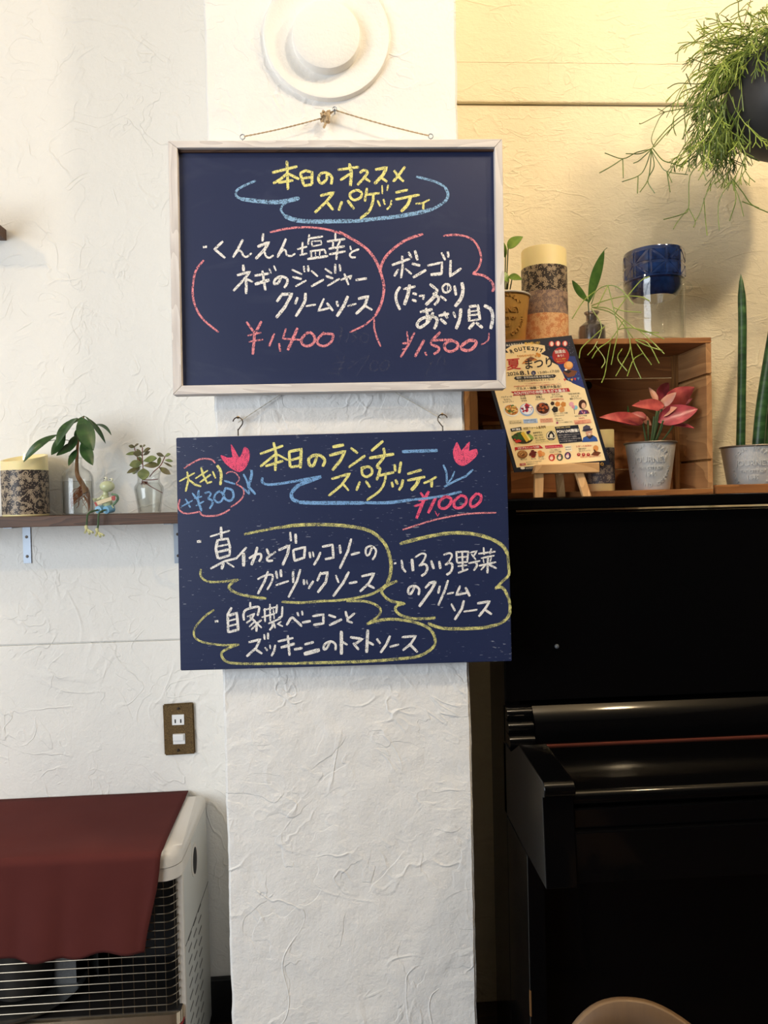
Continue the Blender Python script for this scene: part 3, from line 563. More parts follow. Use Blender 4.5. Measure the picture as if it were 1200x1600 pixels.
candle((c.x, .305, SZ), r, at(30, 708, .305).z-SZ, [(.03, .72, FL_BLACK, 'dark floral paper wrap')], 'pillar candle in dark floral wrap at the left end of the shelf', dip=(-PI*.62, .020))

# glass bottle with pachira cutting
def vessel(name, c, prof, mat, parent, thick=.0022, n=48):
    inner = [(max(r-thick, .0008), h+(thick if i == 0 else 0)) for i, (r, h) in enumerate(prof)]
    P = [(.0006, prof[0][1])] + prof + inner[::-1] + [(.0006, inner[0][1])]
    return obj(name, lathe(P, c, n, 'Z'), mat, parent, True)
c = at(122.5, 803, .30); cb = (c.x, .30, SZ); k = pxr(0, 100, 750, .30)/100
t = thing('glass_bottle', 'clear round-shouldered glass bottle with rooted pachira cutting', 'bottle', cb)
R = 24.5*k
vessel('glass', cb, [(R*.9, 0), (R, .003), (R, 55*k), (R*.97, 62*k), (R*.8, 70*k), (R*.42, 76*k), (R*.33, 80*k), (R*.33, 90*k), (R*.5, 93.5*k), (R*.5, 95*k)], GLASS, t)
obj('water', lathe([(.0005, .0035), (R*.85, .0035), (R*.9, .006), (R*.9, 54*k), (.0005, 54*k)], cb, 40, 'Z'), WATER, t, True)
pa = thing('pachira_cutting', 'green pachira cutting with drooping leaves growing out of the glass bottle', 'plant', (c.x, .30, SZ+.012))
def PXY(x, y, Y, o=0): return at(x, y, Y)
st = [at(135, 770, .295), at(128, 755, .298), at(121, 742, .30), at(120, 725, .30), at(121, 700, .30), at(124, 675, .295), at(131, 651, .29)]
bm = bmesh.new(); tube(bm, smooth_pts(st, 5), [.0062*(1-.75*i/((len(st)-1)*5)) for i in range((len(st)-1)*5+1)], 10); obj('stem', bm, BARK, pa, True)
bm = bmesh.new(); random.seed(11)
for i in range(64):
    a = random.uniform(0, 2*PI); p0 = at(130+random.uniform(-6, 6), 762+random.uniform(-4, 6), .298); P = [p0]
    for s in range(7):
        a += random.uniform(-.9, .9); P.append(Vector((min(max(P[-1].x+.005*math.cos(a), c.x-.012), c.x+R*.72), .30+.6*(P[-1].y-.30)+.0035*math.sin(a*1.7), max(P[-1].z-random.uniform(.001, .0085), SZ+.007))))
    tube(bm, smooth_pts(P, 2), .0006, 4)
tag(obj('roots', bm, ROOTS, pa, True), kind='stuff')
def leaf(base, tip, width, mat, parent, side=None, arch=.0, fold=.25, name='leaf', shape=.45, n=12, th=.0005, curl=0, lab=None, rip=0):
    """pointed leaf from base to tip; side = direction of the blade's breadth; arch lifts the middle; fold raises the margins"""
    base = Vector(base); tip = Vector(tip); d = tip-base; L = d.length; dn = d.normalized()
    side = Vector(side) if side is not None else Vector((1, 0, 0)); side = (side - dn*side.dot(dn)).normalized(); up = side.cross(dn)
    if up.z < 0 and abs(up.z) > .2: up = -up
    rows = []; W = 6
    for i in range(n+1):
        s = i/n; w = width/2*(math.sin(PI*s**(math.log(.5)/math.log(shape))))**.8 if 0 < s < 1 else width*.012
        ctr = base + d*s + up*arch*L*4*s*(1-s) - up*curl*L*s*s
        row = []
        for j in range(W+1):
            q = (j/W-.5)*2; row.append(ctr + side*w*q + up*(fold*w*abs(q)**1.3 + rip*w*math.sin(s*22)*abs(q)))
        rows.append(row)
    bm = bmesh.new(); v1 = [[bm.verts.new(p+up*th) for p in r] for r in rows]; v2 = [[bm.verts.new(p-up*th) for p in r] for r in rows]
    for i in range(n):
        for j in range(W):
            bm.faces.new((v1[i][j], v1[i+1][j], v1[i+1][j+1], v1[i][j+1])); bm.faces.new((v2[i][j], v2[i][j+1], v2[i+1][j+1], v2[i+1][j]))
        bm.faces.new((v1[i][0], v2[i][0], v2[i+1][0], v1[i+1][0])); bm.faces.new((v1[i][W], v1[i+1][W], v2[i+1][W], v2[i][W]))
    bm.faces.new([v1[0][j] for j in range(W+1)]+[v2[0][j] for j in range(W, -1, -1)]); bm.faces.new([v1[n][j] for j in range(W, -1, -1)]+[v2[n][j] for j in range(W+1)])
    o = obj(name, bm, mat, parent, True)
    if lab: o['label'] = lab
    return o
def petiole(a, b, r, mat, parent, sag=.0, name='leaf_stalk'):
    a = Vector(a); b = Vector(b); m = (a+b)/2 + Vector((0, 0, sag)); bm = bmesh.new(); tube(bm, smooth_pts([a, m, b], 6), r, 6); return obj(name, bm, mat, parent, True)
# px-space leaves: base, tip, width px, depth base, depth tip, arch
kk = k
for (b, e, w_, y0, y1, ar, sd) in [
    ((90, 679), (37, 722), 13, .27, .25, .16, (0, .35, 1)), ((102, 676), (80, 711), 15, .26, .25, .10, (1, .3, .5)),
    ((121, 653), (89, 697), 20, .28, .24, .10, (1, .3, .8)), ((126, 652), (146, 704), 27, .27, .235, .06, (1, .1, .3)),
    ((134, 652), (165, 693), 8, .29, .28, .12, (.5, .6, .5)), ((146, 664), (174, 680), 8, .30, .30, .22, (0, .9, .6)),
    ((122, 690), (88, 712), 12, .29, .26, .03, (0, .4, 1)), ((120, 702), (107, 728), 10, .29, .27, .04, (1, .3, .2)), ((128, 690), (145, 727), 19, .28, .25, .05, (1, .2, .4)),
    ((120, 680), (108, 706), 13, .29, .27, .05, (1, .3, .2)), ((124, 672), (134, 700), 13, .285, .26, .05, (1, .3, .1)), ((118, 672), (128, 690), 14, .30, .31, .0, (1, .3, .1)), ((128, 655), (100, 668), 10, .30, .31, .1, (0, .5, 1)), ((68, 690), (66, 698), 4, .27, .265, 0, (1, 0, 0))]:
    B0_ = at(b[0], b[1], y0); E0_ = at(e[0], e[1], y1); leaf(B0_, E0_, w_*kk, GR_DK, pa, sd, ar, .18, shape=.5)
for a, b in (((131, 650), (90, 679)), ((131, 650), (102, 676)), ((131, 650), (146, 664)), ((121, 690), (68, 690))):
    petiole(at(*a, .29), at(*b, .27), .0008, STEMG, pa, .004)

# frog figurine sitting on the shelf edge
f0 = at(162, 803, .250); fr = thing('frog_figurine', 'small seated frog figurine in blue shorts holding a banner, legs hanging over the shelf edge', 'figurine', (f0.x, .250, SZ)); FY = .258
def ell(name, p, rx, ry, rz, mat, parent, rot=None):
    bm = bmesh.new(); bmesh.ops.create_uvsphere(bm, u_segments=20, v_segments=14, radius=1); bmesh.ops.scale(bm, vec=(rx, ry, rz), verts=bm.verts[:])
    if rot: bmesh.ops.rotate(bm, cent=(0, 0, 0), matrix=Matrix.Rotation(rot, 3, 'Y'), verts=bm.verts[:])
    bmesh.ops.translate(bm, verts=bm.verts[:], vec=p); return obj(name, bm, mat, parent, True)
ff = lambda x, y, Y=FY: at(130+x/13.33, 730+y/13.33, Y)
u = k/13.33
bm = bmesh.new()
for (x, y, rx, rz) in ((470, 560, 60, 70), (450, 640, 100, 80), (500, 740, 110, 110), (540, 860, 120, 100)):
    s = bmesh.new(); bmesh.ops.create_uvsphere(s, u_segments=18, v_segments=12, radius=1); bmesh.ops.scale(s, vec=(rx*u, rx*u*.9, rz*u), verts=s.verts[:]); bmesh.ops.translate(s, verts=s.verts[:], vec=ff(x, y, FY+.004)); join(bm, s)
me_ = obj('body', bm, FROGC, fr, True)
ell('head', ff(500, 400), 155*u, 135*u, 118*u, FROGC, fr)
for x, y in ((470, 235), (588, 262)):
    e = ell('eye', ff(x, y, FY-.004), 38*u, 34*u, 38*u, EYEW, fr); ell('pupil', ff(x-28, y-2, FY-.0068), 13*u, 10*u, 14*u, EYEB, e)
bm = bmesh.new(); tube(bm, smooth_pts([ff(375, 425, FY-.0095), ff(450, 455, FY-.0102), ff(540, 430, FY-.0098), ff(585, 375, FY-.0085)], 4), .0004, 5); obj('mouth', bm, FROGL, fr, True)
for (P, nm) in (([(590, 560), (700, 590), (720, 670), (650, 760), (600, 800)], 'arm'), ([(400, 590), (350, 650), (270, 680), (230, 700)], 'arm')):
    bm = bmesh.new(); tube(bm, smooth_pts([ff(x, y, FY-.002) for x, y in P], 5), .0026, 8); a_ = obj(nm, bm, FROGG if P[0][0] > 500 else FROGC, fr, True)
    for dx in (-34, 0, 34):
        b2 = bmesh.new(); tube(b2, [ff(P[-1][0], P[-1][1], FY-.004), ff(P[-1][0]+dx, P[-1][1]+(55 if P[0][0] > 500 else -50), FY-.006)], [.0013, .0011], 6); obj('finger', b2, FROGC, a_, True)
bm = bmesh.new(); q = [ff(250, 720, FY-.010), ff(590, 610, FY-.010), ff(600, 690, FY-.010), ff(290, 800, FY-.010)]; prism(bm, q, Vector((0, .002, 0))); bmesh.ops.bevel(bm, geom=bm.edges[:], offset=.0007, segments=1, affect='EDGES'); bn = obj('banner', bm, CLOTHN, fr)
bm = bmesh.new(); prism(bm, [ff(590, 610, FY-.0105), ff(665, 590, FY-.0105), ff(660, 690, FY-.0105), ff(600, 692, FY-.0105)], Vector((0, .002, 0))); prism(bm, [ff(225, 735, FY-.0105), ff(262, 722, FY-.0105), ff(305, 800, FY-.0105), ff(262, 812, FY-.0105)], Vector((0, .002, 0))); obj('banner_end', bm, FROGR, bn)
bm = bmesh.new()
for (x, y, X2, Y2, ry) in ((350, 880, 300, 890, 78), (520, 880, 460, 892, 82)):
    tube(bm, [ff(x+90, y-20, FY+.004), ff(x, y, FY-.006), ff(X2+10, Y2, FY-.013)], [ry*u*1.0, ry*u*1.05, ry*u*.98], 16)
obj('shorts', bm, FROGB, fr, True)
for P, F in (([(310, 890), (160, 930), (90, 1000), (80, 1090), (70, 1225)], (75, 1240)), ([(465, 890), (360, 930), (320, 1000), (315, 1130), (300, 1290)], (300, 1300))):
    bm = bmesh.new(); tube(bm, smooth_pts([ff(P[0][0], P[0][1], FY-.016)]+[ff(x, y, .232-.004*(i > 0)) for i, (x, y) in enumerate(P[1:])], 5), .0019, 8); lg = obj('leg', bm, FROGL, fr, True)
    bm = bmesh.new(); yy = .226
    tube(bm, [ff(F[0]-20, F[1]-20, yy), ff(F[0], F[1]+60, yy-.003)], [.0032, .0036], 8)
    for dx in (-30, 50, 110): tube(bm, [ff(F[0], F[1]+50, yy-.002), ff(F[0]+dx, F[1]+130-abs(dx-40)*.3, yy-.009), ff(F[0]+dx*1.15, F[1]+150-abs(dx-40)*.4, yy-.012)], [.0020, .0022, .0026], 8)
    obj('foot', bm, FEET, lg, True)

# small glass vase with jade cutting
c = at(234, 803, .30); cv = (c.x, .30, SZ); R = 23*k
t = thing('glass_vase', 'small clear pinched-neck glass vase with succulent cutting, right end of the shelf', 'vase', cv)
vessel('glass', cv, [(R*.72, 0), (R*.76, .002), (R*.86, 18*k), (R, 38*k), (R*.98, 43*k), (R*.78, 50*k), (R*.74, 56*k), (R*.82, 66*k), (R*.95, 69*k)], GLASS, t, .0018)
obj('water', lathe([(.0005, .003), (R*.62, .003), (R*.78, 20*k), (R*.88, 38*k), (R*.85, 42*k), (R*.67, 49*k), (.0005, 49*k)], cv, 40, 'Z'), WATER, t, True)
sc_ = thing('jade_cutting', 'succulent cutting with small oval leaves and red stems in the pinched-neck vase', 'plant', (c.x, .30, SZ+50*k))
gg = lambda x, y, Y=.30: at(190+x/12.31, 680+y/12.31, Y)
bm = bmesh.new()
for P in ([(400, 920), (410, 620), (400, 480), (400, 230)], [(540, 800), (620, 700), (750, 580), (840, 400)], [(400, 560), (300, 420), (240, 220)], [(430, 900), (600, 1010), (790, 1110)], [(420, 860), (560, 860), (700, 845)]):
    tube(bm, smooth_pts([gg(x, y) for x, y in P], 4), .0011, 6)
obj('stem', bm, REDSTEM, sc_, True)
bm = bmesh.new(); random.seed(5)
for i in range(16):
    P = [gg(410+random.uniform(-30, 80), 890)]
    for s in range(4): P.append(P[-1]+Vector((random.uniform(-.003, .003), random.uniform(-.003, .003), -random.uniform(0, .003))))
    tube(bm, smooth_pts(P, 2), .0006, 4)
tag(obj('roots', bm, REDSTEM, sc_), kind='stuff')
for (x0, y0, x1, y1, w_, Y1) in ((260, 230, 135, 205, 70, .29), (240, 225, 325, 165, 45, .29), (400, 230, 350, 200, 50, .30), (410, 220, 455, 190, 45, .29), (400, 330, 80, 370, 70, .29), (380, 370, 220, 340, 110, .275), (410, 330, 555, 250, 80, .29), (410, 390, 545, 310, 60, .31), (390, 400, 290, 270, 70, .31),
    (400, 520, 150, 580, 150, .28), (420, 500, 680, 440, 140, .285), (420, 590, 720, 570, 120, .30), (380, 600, 100, 730, 80, .29), (360, 640, 210, 740, 100, .31), (420, 640, 425, 860, 215, .262), (820, 410, 670, 350, 75, .29), (830, 410, 940, 360, 70, .29), (830, 480, 985, 500, 60, .29), (800, 520, 975, 610, 40, .30), (720, 620, 940, 750, 110, .28), (700, 600, 740, 420, 70, .31), (420, 520, 300, 430, 90, .31)):
    leaf(gg(x0, y0, .30), gg(x1, y1, Y1), w_*k/12.31*1.05, GR_SUC if (x0+y1) % 3 else GR_SUCP, sc_, (0.3, .35, 1) if abs(x1-x0) > abs(y1-y0) else (1, .2, 0), .05, .05, shape=.58, n=9, th=.0009)

# ------------------------------------------------------------------ stove with cloth
SX1, SXL, SZT = -.326, -1.02, .533
t = thing('kerosene_heater', 'beige paraffin heater with curved chrome wire grille in the lower left corner', 'heater', (-.66, .2, 0))
gz0 = at(200, 1590, .075).z; gz1 = at(240, 1376, .085).z; fy = .085
def rprof(x0, x1, y0, y1, r, n=6):
    P = [Vector((x0, y1, 0))]
    for k_ in range(n+1):
        a = PI+PI/2*k_/n; P.append(Vector((x0+r+r*math.cos(a), y0+r+r*math.sin(a), 0)))
    for k_ in range(n+1):
        a = 1.5*PI+PI/2*k_/n; P.append(Vector((x1-r+r*math.cos(a), y0+r+r*math.sin(a), 0)))
    P.append(Vector((x1, y1, 0))); return P
def slab(x0, x1, y0, y1, r, z0, z1, bev=0):
    bm = bmesh.new(); prism(bm, [p+Vector((0, 0, z0)) for p in rprof(x0, x1, y0, y1, r)], Vector((0, 0, z1-z0)))
    if bev:
        es = [e for e in bm.edges if all(abs(v.co.z-z1) < 1e-5 for v in e.verts)]; bmesh.ops.bevel(bm, geom=es, offset=bev, segments=4, affect='EDGES', profile=.5)
    return bm
YB_ = WY-.012
obj('top_cover', slab(SXL, SX1, fy-.008, YB_, .035, SZT-.030, SZT, .018), STOVE, t, True)
obj('front_header', slab(SXL, SX1+.001, fy-.006, fy+.10, .034, gz1, SZT-.0315), STOVE, t, True)
bm = bmesh.new(); box(bm, SX1-.004, SX1, fy+.026, YB_, .02, SZT-.032, bev=.0012); sd = obj('side_panel', bm, STOVESIDE, t)
bm = bmesh.new(); box(bm, SXL, SXL+.004, fy+.03, YB_, .02, SZT-.032, bev=.001); obj('side_panel', bm, STOVESIDE, t)
obj('corner_trim', B(SX1-.012, SX1+.0005, fy+.018, fy+.030, .02, gz1+.004, bev=.002), STOVE, t)
bm = bmesh.new(); lathe([(.0005, 0), (.027, 0), (.027, .0015), (.0005, .0015)], (0, 0, 0), 28, 'Z', bm)
hp = atX = None
M = Matrix.Translation((SX1-.0005, .215, SZT-.082)) @ Matrix.Rotation(PI/2, 4, 'Y'); 
h_ = bmesh.new(); join(h_, bm, M); bmesh.ops.scale(h_, vec=(1, 1.05, 1.25), space=Matrix.Translation((-SX1, -.215, -(SZT-.082))), verts=h_.verts[:]); obj('handle_rim', h_, STOVE, sd, True)
bm = bmesh.new(); lathe([(.0005, 0), (.022, 0), (.022, .001), (.0005, .001)], (0, 0, 0), 28, 'Z', bm); h_ = bmesh.new(); join(h_, bm, Matrix.Translation((SX1+.0008, .219, SZT-.086)) @ Matrix.Rotation(PI/2, 4, 'Y')); bmesh.ops.scale(h_, vec=(1, .8, 1.25), space=Matrix.Translation((-SX1, -.219, -(SZT-.086))), verts=h_.verts[:]); obj('handle_recess', h_, SLOT, sd, True)
VENTM = pm('vent_shadow', (96, 94, 90), .6)
for r_ in range(12):
    z = .06+.024*r_
    for c_ in range(3): obj('vent_slit', B(SX1-.001, SX1+.0006, .14+.05*c_, .170+.05*c_, z, z+.004), VENTM, sd)
obj('side_seam', B(SX1-.001, SX1+.0005, fy+.03, YB_, SZT-.205, SZT-.2035), SLOT, sd)
obj('firebox', B(SXL+.004, SX1-.006, fy+.17, YB_, .03, SZT-.034), STOVEDARK, t)
obj('firebox_floor', B(SXL+.004, SX1-.006, fy+.0, fy+.17, .03, gz0+.002), STOVEDARK, t)
obj('inner_side', B(SX1-.010, SX1-.006, fy+.03, fy+.17, gz0, gz1), REFLECT, t)
# reflector bowl plates and burner
xa = at(150, 1560, .2).x
bm = bmesh.new(); rings = []
for i in range(13):
    a = PI*(.02+.96*i/12); rings.append(Vector((xa-.16-.17*math.cos(a)*1.0, fy+.165-.0-.06*(1-math.sin(a)), 0)))
for a, b in zip(rings, rings[1:]):
    vs = [bm.verts.new(a+Vector((0, 0, gz0))), bm.verts.new(b+Vector((0, 0, gz0))), bm.verts.new(b+Vector((0, 0, gz1))), bm.verts.new(a+Vector((0, 0, gz1)))]; bm.faces.new(vs)
o = obj('reflector', bm, REFLECT, t); sm_ = o.modifiers.new('s', 'SOLIDIFY'); sm_.thickness = .001
bm = bmesh.new(); lathe([(.0005, 0), (.10, 0), (.115, .006), (.12, .012), (.112, .012), (.10, .006), (.0005, .004)], (xa-.13, fy+.09, gz0+.004), 48, 'Z', bm); obj('burner_tray', bm, REFLECT, t, True)
bm = bmesh.new(); lathe([(.055, 0), (.058, .0), (.062, .17), (.058, .17)], (xa-.13, fy+.09, gz0+.016), 40, 'Z', bm); obj('burner_mesh', bm, pm('burner_mesh_steel', (70, 68, 66), .45, metal=.7), t, True)
bm = bmesh.new(); xm = at(120, 1530, fy+.09).x; box(bm, SXL+.02, xm, fy+.088, fy+.090, gz0, gz1-.05)
obj('mesh_panel', bm, pm('perforated_steel', (104, 104, 104), .45, metal=.5, var=.35, vs=260), t)
# wires
nw = 15
for i in range(nw):
    z = gz0+.018 + (gz1-.014-gz0-.018)*i/(nw-1)
    P = [Vector((SXL+.01, fy-.006, z))]
    for k_ in range(9):
        a = PI/2*k_/8; P.append(Vector((SX1-.030+.020*math.sin(a), fy-.006+.022*(1-math.cos(a)), z)))
    P.append(Vector((SX1-.010, fy+.026, z)))
    bm = bmesh.new(); tube(bm, P, .0012, 6); obj('grille_bar', bm, CHROME, t, True)
for x in (140, 172, 192, 210, 229, 245, 260):
    p = at(x, 1530, fy+.0); bm = bmesh.new(); tube(bm, [Vector((p.x, fy-.004, gz0+.004)), Vector((p.x, fy-.004, gz1))], .0009, 6); obj('grille_upright', bm, CHROME, t, True)
for k_ in range(3):
    bm = bmesh.new(); tube(bm, [Vector((SX1-.014+.002*k_, fy+.006+.009*k_, gz0)), Vector((SX1-.014+.002*k_, fy+.006+.009*k_, gz1))], .0009, 6); obj('grille_upright', bm, CHROME, t, True)
obj('chrome_strip', slab(SXL, SX1-.004, fy-.010, fy+.05, .02, gz0-.024, gz0+.0), pm('champagne_chrome', (214, 196, 168), .2, metal=.9), t, True)
obj('red_strip', slab(SXL, SX1-.003, fy-.011, fy+.05, .02, gz0-.028, gz0-.0245), RED, t, True)
obj('base', slab(SXL, SX1-.002, fy-.016, YB_, .02, .0, gz0-.0285), STOVEDARK, t, True)
# cloth
cz = SZT+.0025; N1, N2, N3 = 60, 14, 34; yb_ = WY-.004; yf = fy-.012
zb_ = at(230, 1487, yf-.006).z; xb = at(230, 1487, yf-.006).x; xf = at(252, 1335, yf).x
bm = bmesh.new(); rows = []
def cpt(i, v):
    s = i/N1; xl = SXL-.02
    if v <= N2:
        q = v/N2; x1 = -.366+(xf+.366)*q; x = xl+(x1-xl)*s
        return Vector((x, yb_+(yf+.012-yb_)*q, cz+.0012*noise.noise(Vector((x*9, q*5, 0)))+.0010*math.sin(q*9+x*14)*q))
    q = (v-N2)/N3; x1 = xf+(xb-xf)*q; x = xl+(x1-xl)*s; a = min(1, q*7)*PI/2
    wav = (.007*math.sin(x*26+1.0)+.004*math.sin(x*57))*q
    low = .0035*math.sin((x+.40)*30)+.003*math.sin(x*71); z = cz-.012*(1-math.cos(a)) - max(0, q-.14)/.86*(cz-.012-zb_ + low)
    return Vector((x+.004*math.sin(q*5)*s, yf+.012-.012*math.sin(a)-.006*q-abs(wav), z))
for v in range(N2+N3+1): rows.append([cpt(i, v) for i in range(N1+1)])
loft(bm, rows, close=False)
o = obj('draped_cloth', bm, CLOTH, None, True); tag(o, 'dark maroon cloth draped over the top and front of the heater', 'cloth'); m_ = o.modifiers.new('s', 'SOLIDIFY'); m_.thickness = .0018; m_.offset = 1

# ------------------------------------------------------------------ piano
QX, QX1 = .306, 1.80; PZ = 1.190; pf = .070
pi = thing('upright_piano', 'black lacquered upright piano with closed lid, right of the pillar', 'piano', ((QX+QX1)/2, .1, 0))
def pb(name, *a, mat=BLACK, bev=.002, lab=None, par=None):
    o = obj(name, B(*a, bev=bev), mat, par or pi)
    if lab: o['label'] = lab
    return o
pb('top_lid', QX-.006, QX1+.006, pf-.022, .222, PZ-.022, PZ, bev=.004)
pb('case_side', QX, QX+.030, pf, .21, .0, PZ-.022); pb('case_side', QX1-.03, QX1, pf, .21, .0, PZ-.022)
zml = at(1000, 1091, pf-.01).z
pb('upper_panel', QX+.0015, QX1-.0015, pf-.004, pf+.012, zml+.002, PZ-.030, bev=.0015)
pb('back_frame', QX+.012, QX1-.01, .212, .262, .02, PZ-.030, mat=BLACKSIDE)
# curved fall board front and moulding (profile in Y,Z extruded along X)
def exx(prof, x0, x1): 
    bm = bmesh.new(); prism(bm, [Vector((x0, y, z)) for y, z in prof], Vector((x1-x0, 0, 0))); return bm
zA = at(1000, 1094, pf).z; zC = at(1000, 1160, .036).z
def arcpts(y0, z0, y1, z1, bul, n=7):
    P = []
    for i in range(n+1):
        s = i/n; yy = y0+(y1-y0)*s; zz = z0+(z1-z0)*s; nx, nz = -(z1-z0), (y1-y0); l = math.hypot(nx, nz); f = bul*4*s*(1-s)
        P.append((yy - abs(nx/l)*f, zz + abs(nz/l)*f))
    return P
yk = .038
obj('fallboard_moulding', exx([(pf+.01, zA)]+arcpts(pf-.010, zA, yk, zC+.004, .011)+[(pf+.01, zC)], QX+.050, QX1-.05), BLACK, pi, True)
for xx in (QX+.0, QX1-.05):
    bm = bmesh.new()
    hh = (zA-zC)/3.0
    for q in range(3):
        y_ = pf-.010-.010*q; obj('cheek_scroll', exx([(pf+.01, zA-hh*q)]+arcpts(y_, zA-hh*q-.001, y_-.006, zA-hh*(q+1)+.001, .007)+[(pf+.01, zA-hh*(q+1))], xx, xx+.0485), BLACK, pi, True)
zD = at(1000, 1227, -.17).z; ykf = -.172
obj('hinge_strip', exx([(yk-.0005, zC+.0035), (yk-.0045, zC+.0025), (yk-.0045, zC), (yk-.0005, zC)], QX+.055, QX1-.055), COPPER, pi)
obj('key_lid', exx([(yk, zC), (ykf, zD), (ykf, zD-.012), (yk, zC-.016)], QX+.052, QX1-.052), BLACK, pi)
obj('lid_nose', exx([(ykf+.01, zD-.02), (ykf+.01, zD)]+[(ykf-.013*math.sin(PI*i/8)*1.0, zD-.013+.013*math.cos(PI*i/8)) for i in range(9)], QX+.052, QX1-.052), BLACK, pi, True)
zE = at(1000, 1290, -.185).z; zB = .577
obj('key_slip', B(QX+.052, QX1-.052, -.186, -.150, zE, zD-.027, bev=.002), BLACK, pi)
obj('keybed', B(QX+.050, QX1-.050, -.196, .068, zB+.002, zE-.001, bev=.0025), BLACK, pi)
# arms
aY = -.203; zt_ = .745
prof = [(pf+.02, zB+.0), (pf+.02, zC-.004), (.028, zC-.004), (-.038, zt_+.005), (-.188, zt_-.001)]+[(aY+.013-.013*math.sin(PI*i/8), zt_-.014+.013*math.cos(PI*i/8)) for i in range(9)]+[(aY, zB), (-.085, zB-.002)]
for xx in (QX, QX1-.0505):
    o = obj('arm', exx(prof, xx, xx+.0505), [BLACK, BLACKSIDE], pi, True)
    for f_ in o.data.polygons: f_.material_index = 1 if f_.normal.x < -.9 else 0
    m_ = o.modifiers.new('b', 'BEVEL'); m_.width = .0015; m_.segments = 2
pb('lower_case_side', QX, QX+.03, -.085, pf, .0, zB-.003, mat=BLACK); pb('lower_case_side', QX1-.03, QX1, -.085, pf, 0, zB-.003)
pb('lower_panel', QX+.031, QX1-.031, -.028, -.010, .10, zB-.004); pb('bottom_rail', QX+.031, QX1-.031, -.035, .02, .0, .098)
bm = bmesh.new(); p = at(870, 1010, pf-.005); lathe([(.0005, .004), (.0035, .003), (.0045, 0), (.0005, 0)], p, 14, 'Y', bm); obj('lock_escutcheon', bm, STEEL, pi, True)
p = at(823, 1580, -.086); obj('worn_patch', B(QX-.0005, QX+.002, -.0860, -.082, p.z-.01, p.z+.035), pm('bare_wood', (120, 84, 46), .7), pi)['label'] = 'bare wood where the lacquer is chipped'

# chair with curved plywood back in front of the piano
ch = thing('plywood_chair', 'brown plywood chair back with rounded top, bottom edge in front of the piano', 'chair', (.40, -.66, 0))
pk = at(985, 1556, -.50); pz = pk.z
bm = bmesh.new(); rows = []; n = 28
ang = R_(-14); cxx, cyy = pk.x-.005, -.505
def bk(s, z):    # s -1..1 across
    wv = .085 + .012*min(1, (pz-z)/.05) ; x = s*.125; y = .040*(s*s) + (z-pz)*(-.10)
    return Vector((cxx+x*math.cos(ang)-y*math.sin(ang), cyy+x*math.sin(ang)+(-y)*math.cos(ang)*1.0, z))
outl = []
for i in range(n+1):
    s = -1+2*i/n
    col = []; zt2 = pz - (.075*(abs(s-.1)/1.1)**2.6*1.5 if s < .1 else .085*(abs(s-.1)/.9)**1.9)
    for j in range(7): col.append(bk(s, zt2-(zt2-.44)*j/6))
    rows.append(col)
loft(bm, rows, close=False); o = obj('backrest', bm, PLY, ch, True)
m_ = o.modifiers.new('s', 'SOLIDIFY'); m_.thickness = .010; m_.offset = 0; o.data.materials.append(PLYEDGE); m_.material_offset_rim = 1
bm = slab(.22, .60, -.88, -.52, .05, .425, .437, .004); obj('seat', bm, PLY, ch, True)
for (x, y) in ((.25, -.85), (.57, -.85), (.25, -.55), (.57, -.55)):
    bm = bmesh.new(); tube(bm, [Vector((x, y, .425)), Vector((x+(.02 if x > .4 else -.02), y+(.02 if y > -.7 else -.02), 0))], [.014, .010], 10); obj('leg', bm, PLY, ch, True)
for x in (.30, .50):
    bm = bmesh.new(); tube(bm, [Vector((x, -.56, .42)), Vector((x, -.515, .47))], .009, 8); obj('back_support', bm, PLY, ch, True)

# ------------------------------------------------------------------ crate on the piano
CY0, CY1 = .118, .265; cx0 = at(726, 640, CY0).x; cx1 = at(1113, 640, CY0).x; cz0 = PZ+.0; cz1 = at(1113, 527, CY0).z
cr = thing('wooden_crate', 'open-fronted pine crate standing on its side on the piano lid', 'crate', ((cx0+cx1)/2, .18, cz0))
tk = .011
obj('top_board', B(cx0, cx1, CY0, CY1, cz1-tk, cz1, bev=.001), CRATE, cr); obj('bottom_board', B(cx0, cx1, CY0, CY1, cz0, cz0+tk, bev=.001), CRATE, cr)
hz = cz1-cz0-2*tk
for a, b in ((0.0, .160), (.163, .838), (.841, 1.0)): obj('back_board', B(cx0+.002, cx1-.002, CY1-.010, CY1-.001, cz0+tk+hz*a, cz0+tk+hz*b-.001, bev=.0008), CRATE, cr)
for xs, in ((cx0,), (cx1-tk,)):
    for a, b in ((0, .190), (.203, .778), (.791, 1)):
        obj('side_board', B(xs, xs+tk, CY0+.001, CY1-.011, cz0+tk+hz*a+.0005, cz0+tk+hz*b-.0005, bev=.0008), CRATE_V, cr)
    obj('corner_post', B(xs+(tk if xs == cx0 else -.016), xs+(tk+.016 if xs == cx0 else 0), CY0+.002, CY0+.014, cz0+tk+.0005, cz1-tk-.0005, bev=.001) if xs == cx0 else B(xs-.010, xs, CY1-.024, CY1-.011, cz0+tk+.0005, cz1-tk-.0005, bev=.001), CRATE_Z, cr)
for z_ in (.1965, .7845):
    obj('gap_light_block', B(cx1-.003, cx1-.0005, CY0+.002, CY1-.012, cz0+tk+hz*(z_-.012), cz0+tk+hz*(z_+.012)), CRATE_Z, cr)  # added strips that keep the lit wall from showing through the side gaps
p = at(919, 602, CY1-.011); bm = bmesh.new(); lathe([(.0005, .0012), (.008, .0012), (.0088, 0), (.0005, 0)], p, 24, 'Y', bm); obj('knot_hole', bm, SLOT, cr, True)
# plank to the right of the crate
zp = at(1150, 757, CY0).z
tag(obj('plank', B(cx1+.004, 1.12, CY0-.004, CY0+.008, PZ, zp, bev=.001), CRATE), 'narrow pine plank lying on the piano lid right of the crate', 'plank')
